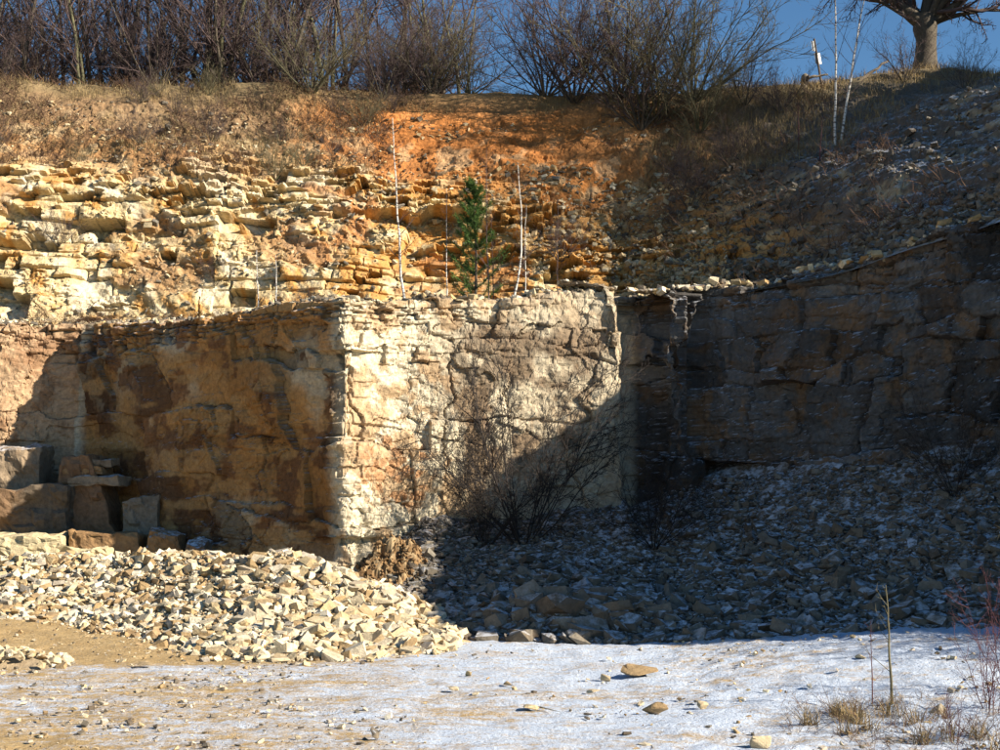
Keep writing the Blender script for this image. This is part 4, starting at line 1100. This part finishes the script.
st = hill_px(805, 80, 2.6, 3.25)
log('tree_stump', st + Vector((0, 0, -.2)), st + Vector((.05, 0, .36)), .15, .13, 'short broken tree stump beside the leaning sign post', 'stump', 1)
log('fallen_branch', st + Vector((.05, -.1, .30)), st + Vector((.8, -.2, .33)), .06, .03, 'stubby broken branch lying across the stump by the sign post', 'branch', 2)
fb = hill_px(858, 80, 2.5, 3.25)
log('fallen_branch', fb + Vector((-.1, 0, -.1)), px(888, 60, fb.y), .08, .03, 'thick dead branch sticking up from the dark bank behind the birches', 'branch', 3)

# ------------------------------------------------------------------ dry grass, brambles and weeds
def blades(P, L, lean, width, seed):
    rng = np.random.default_rng(seed); n = len(P)
    an = rng.uniform(0, 6.283, n); ln = np.abs(rng.normal(0, lean, n)); Lh = L * rng.uniform(.5, 1.2, n)
    d = np.stack([np.cos(an) * np.sin(ln), np.sin(an) * np.sin(ln), np.cos(ln)], 1)
    out_ = np.stack([np.cos(an), np.sin(an), np.zeros(n)], 1)
    a2 = an + rng.uniform(-1, 1, n) + 1.57; sd = np.stack([np.cos(a2), np.sin(a2), np.zeros(n)], 1) * (width * rng.uniform(.6, 1.3, n))[:, None]
    p1 = P + d * (Lh * .5)[:, None]; p2 = P + d * Lh[:, None] + out_ * (Lh * .25)[:, None] - np.array([0, 0, .08]) * Lh[:, None]
    V = np.stack([P - sd, P + sd, p1 - sd * .7, p1 + sd * .7, p2], 1).reshape(-1, 3)
    b = (np.arange(n) * 5)[:, None, None]
    Fq = (np.array([[0, 1, 3], [0, 3, 2], [2, 3, 4]])[None] + b).reshape(-1, 3)
    return V, Fq
def brambles(P, L, seed, r=.006, forks=2):
    rng = random.Random(seed); it = []
    for p in P:
        p = Vector(p); an = rng.uniform(0, 6.283); d = Vector((math.cos(an) * .7, math.sin(an) * .7, rng.uniform(.35, 1.1)))
        pts, rad = polyline(rng, p, d, L * rng.uniform(.5, 1.3), r, 4, .18, -.06); it.append((pts, rad))
        for k in range(forks):
            i = rng.randint(1, 3); d2 = (pts[i + 1] - pts[i]).normalized() + Vector((rng.gauss(0, .6), rng.gauss(0, .6), rng.gauss(.1, .4)))
            it.append(polyline(rng, pts[i], d2, L * .45 * rng.uniform(.5, 1.2), r * .6, 4, .2, -.03))
    return tubes(it, 3)
def on_hill(n, xr, sr, seed, dens=None):
    rng = np.random.default_rng(seed)
    x = rng.uniform(*xr, n); s_ = rng.uniform(*sr, n)
    i = np.clip(np.searchsorted(hx, x), 1, len(hx) - 1)
    j = np.array([np.searchsorted(SEG[a_], b_) for a_, b_ in zip(i, s_)]); j = np.minimum(j, HX.shape[1] - 1)
    P = hillV[i, j].copy(); P[:, 0] += rng.uniform(-.03, .03, n)
    if dens is not None:
        m = fbm(P[:, 0] * .7, s_ * 5, oct=3, seed=seed + 1) > dens
        P = P[m]
    return P
G = [on_hill(9000, (19, 29), (1.0, 3.2), 705, -.2), on_hill(16000, (-18, 12), (2.80, 3.35), 701, -.2), on_hill(9000, (-18, -4), (2.2, 2.85), 702, -.05), on_hill(9000, (4.5, 11), (2.35, 3.0), 703, -.05), on_hill(9000, (11, 19), (2.55, 3.2), 704, -.05)]
VV, FF, b = [], [], 0
for k, (P, L) in enumerate(zip(G, (.36, .32, .25, .42, .36))):
    V, Fq = blades(P, L, .45, .007, 710 + k); VV.append(V); FF.append(Fq + b); b += len(V)
tag(link('dry_grass', mesh_np('dry_grass', np.concatenate(VV), np.concatenate(FF), M_grass)), 'dry tan winter grass along the crest of the hill', 'grass', kind='stuff')
Bp = [on_hill(5200, (-18, -2.5), (2.1, 3.05), 721, -.1), on_hill(2200, (3.5, 11), (1.9, 2.95), 722, -.1), on_hill(2600, (-14, 8), (.15, 1.08), 723, -.1), on_hill(500, (-17, 5), (1.1, 2.2), 724, .15), on_hill(500, (8, 18), (1.2, 2.8), 725, 0)]
VV, FF, b = [], [], 0
for k, (P, L) in enumerate(zip(Bp, (.6, .75, .6, .4, .45))):
    V, Fq = brambles(P, L, 730 + k, .009 if k < 2 else .007); VV.append(V); FF.append(Fq + b); b += len(V)
tag(link('brambles', mesh_np('brambles', np.concatenate(VV), np.concatenate(FF), M_bramble)), 'tangle of dry brown brambles and weeds on the slope and ledge', 'brambles', kind='stuff')

# ------------------------------------------------------------------ foreground plants at the right
def floor_pt(pxx, pyy):
    Y = 18.0
    for _ in range(12):
        X = (pxx - 500) * Y / FPX; zg = float(ground_z(np.array([X]), np.array([Y]))[0]); Y = (HC - zg) * FPX / (pyy - HOR)
    return Vector((X, Y, zg))
p = floor_pt(893, 705); sapling('bare_sapling', p, px(886, 585, p.y), .022, M_twig_green, M_twig_green, 'thin upright sapling with a few side twigs above the dry weeds', seed=801, nbr=(7, 8), bl=.30, twigs=(1, 2))
p = floor_pt(872, 702); sapling('bare_sapling', p, px(871, 620, p.y), .010, M_red_twig, M_red_twig, 'short reddish sapling next to the thin upright sapling', seed=802, nbr=(5, 7), bl=.25, twigs=(1, 2))
RED = shrub_proto(551, 2.0, 9, 40, .014, (M_red_twig, M_red_twig), (2, 3), (1, 2), .0028)
p = floor_pt(992, 712); place_plant('red_twig_bush', RED, p, .5, .66, 'sparse bush of thin red twigs over the dry weeds, largest one', 'bush')
p = floor_pt(1012, 690); place_plant('red_twig_bush', RED, p, 2.5, (.6, .6, .95), 'tall thin red-twigged bush behind the largest red one', 'bush')
p = floor_pt(955, 742); place_plant('red_twig_bush', RED, p, 4.1, .35, 'low red-twigged bush amid dry weeds beside the yellow stone', 'bush')
rng = np.random.default_rng(820)
def tuft(pxx, pyy, rx, ry, n, L, lab, seed, mat=M_grass):
    p = floor_pt(pxx, pyy); rg = np.random.default_rng(seed)
    n = n // 2; cc = rg.normal(0, 1, (9, 2)) * np.array([rx, ry]) * 1.3; ci = rg.choice(9, n, p=np.array([5, 4, 3, 2, 2, 1, 1, 1, 1]) / 20)
    P = np.stack([cc[ci, 0] + rg.normal(0, .06, n), cc[ci, 1] + rg.normal(0, .06, n), np.zeros(n) - .02], 1)
    P[:, 2] += ground_z(P[:, 0] + p.x, P[:, 1] + p.y) - p.z
    V, Fq = blades(P, L * 1.15, .7, .0045, seed)
    V2, F2 = brambles(P[: n // 8], L * 1.5, seed + 1, .004, 2)
    o = link('grass_tuft', mesh_np('grass_tuft', V, Fq, mat), None, p)
    w = link('weed_stems', mesh_np('weed_stems', V2, F2, M_bramble), o); w['kind'] = 'stuff'
    tag(o, lab, 'grass tuft')
tuft(842, 725, .26, .30, 900, .30, 'wide tuft of dry tan grass beside the thin sapling', 831)
tuft(893, 716, .18, .20, 420, .26, 'small dry grass tuft around the foot of the thin sapling', 832)
tuft(975, 738, .28, .45, 900, .34, 'dry weedy grass tuft under the red twigs', 833)

def earth_mound():
    n = 90; xs = np.linspace(-1.5, 1.5, n); A, B = np.meshgrid(xs, xs, indexing='ij')
    r = np.hypot(A / 1.3, B / 1.2); f1_, f21_, rr = worley(A * 4 + .3 * vn(A * 5, B * 5, seed=1), B * 4, seed=71); g1_, g21_, gg = worley(A * 10, B * 10, seed=72)
    Z = 1.0 * sm(1.08, -.1, r + .12 * fbm(A * 2, B * 2, oct=3, seed=73)) + (.34 * (rr - .5) + .16 * (gg - .5) - .05 * np.exp(-(f21_ / .1) ** 2)) * sm(1.1, .7, r) - .12 * sm(.85, 1.2, r)
    c_ = np.zeros(A.shape + (3,)) + np.array([.20, .12, .055]); c_ = c_ * (.6 + .8 * rr)[..., None]; c_ = col_mix(c_, (.45, .33, .18), (gg > .7) * .7)
    o = link('earth_mound', mesh_np('earth_mound', np.stack([A, B, Z], -1), grid_faces(n, n), M_rock, c_, np.zeros(A.shape)), None, tuple(scree_point(-2.35, 31.5) - Vector((0, 0, .55))))
    rg = np.random.default_rng(75); i = rg.integers(8, n - 8, (1500, 2)); P = np.stack([A[i[:, 0], i[:, 1]], B[i[:, 0], i[:, 1]], Z[i[:, 0], i[:, 1]]], 1)
    P = P[np.hypot(P[:, 0], P[:, 1]) < 1.3]
    scatter(P, rg.uniform(.06, .17, len(P)), .7, 76, o, 0, M_stone_ochre, [(.24, .14, .06), (.34, .22, .11), (.19, .11, .05)], 0 * P[:, 0], stuff_name='clods')
    tag(o, 'brown lumpy mound of crumbly earth at the foot of the sunlit corner', 'earth mound')
earth_mound()

# weeds scattered over the stony snow at the right
rg = np.random.default_rng(840); n = 420
yy = rg.uniform(14.6, 18.5, n); xx = yy * rg.uniform(.20, .37, n); k_ = fbm(xx * .9, yy * .9, oct=3, seed=841) > -.15; xx, yy = xx[k_], yy[k_]
P = np.stack([xx, yy, ground_z(xx, yy) - .01], 1)
V, Fq = brambles(P, .26, 842, .0035, 3)
tag(link('dry_weeds', mesh_np('dry_weeds', V, Fq, M_bramble)), 'thin dry brown weeds scattered over the stony snow', 'weeds', kind='stuff')
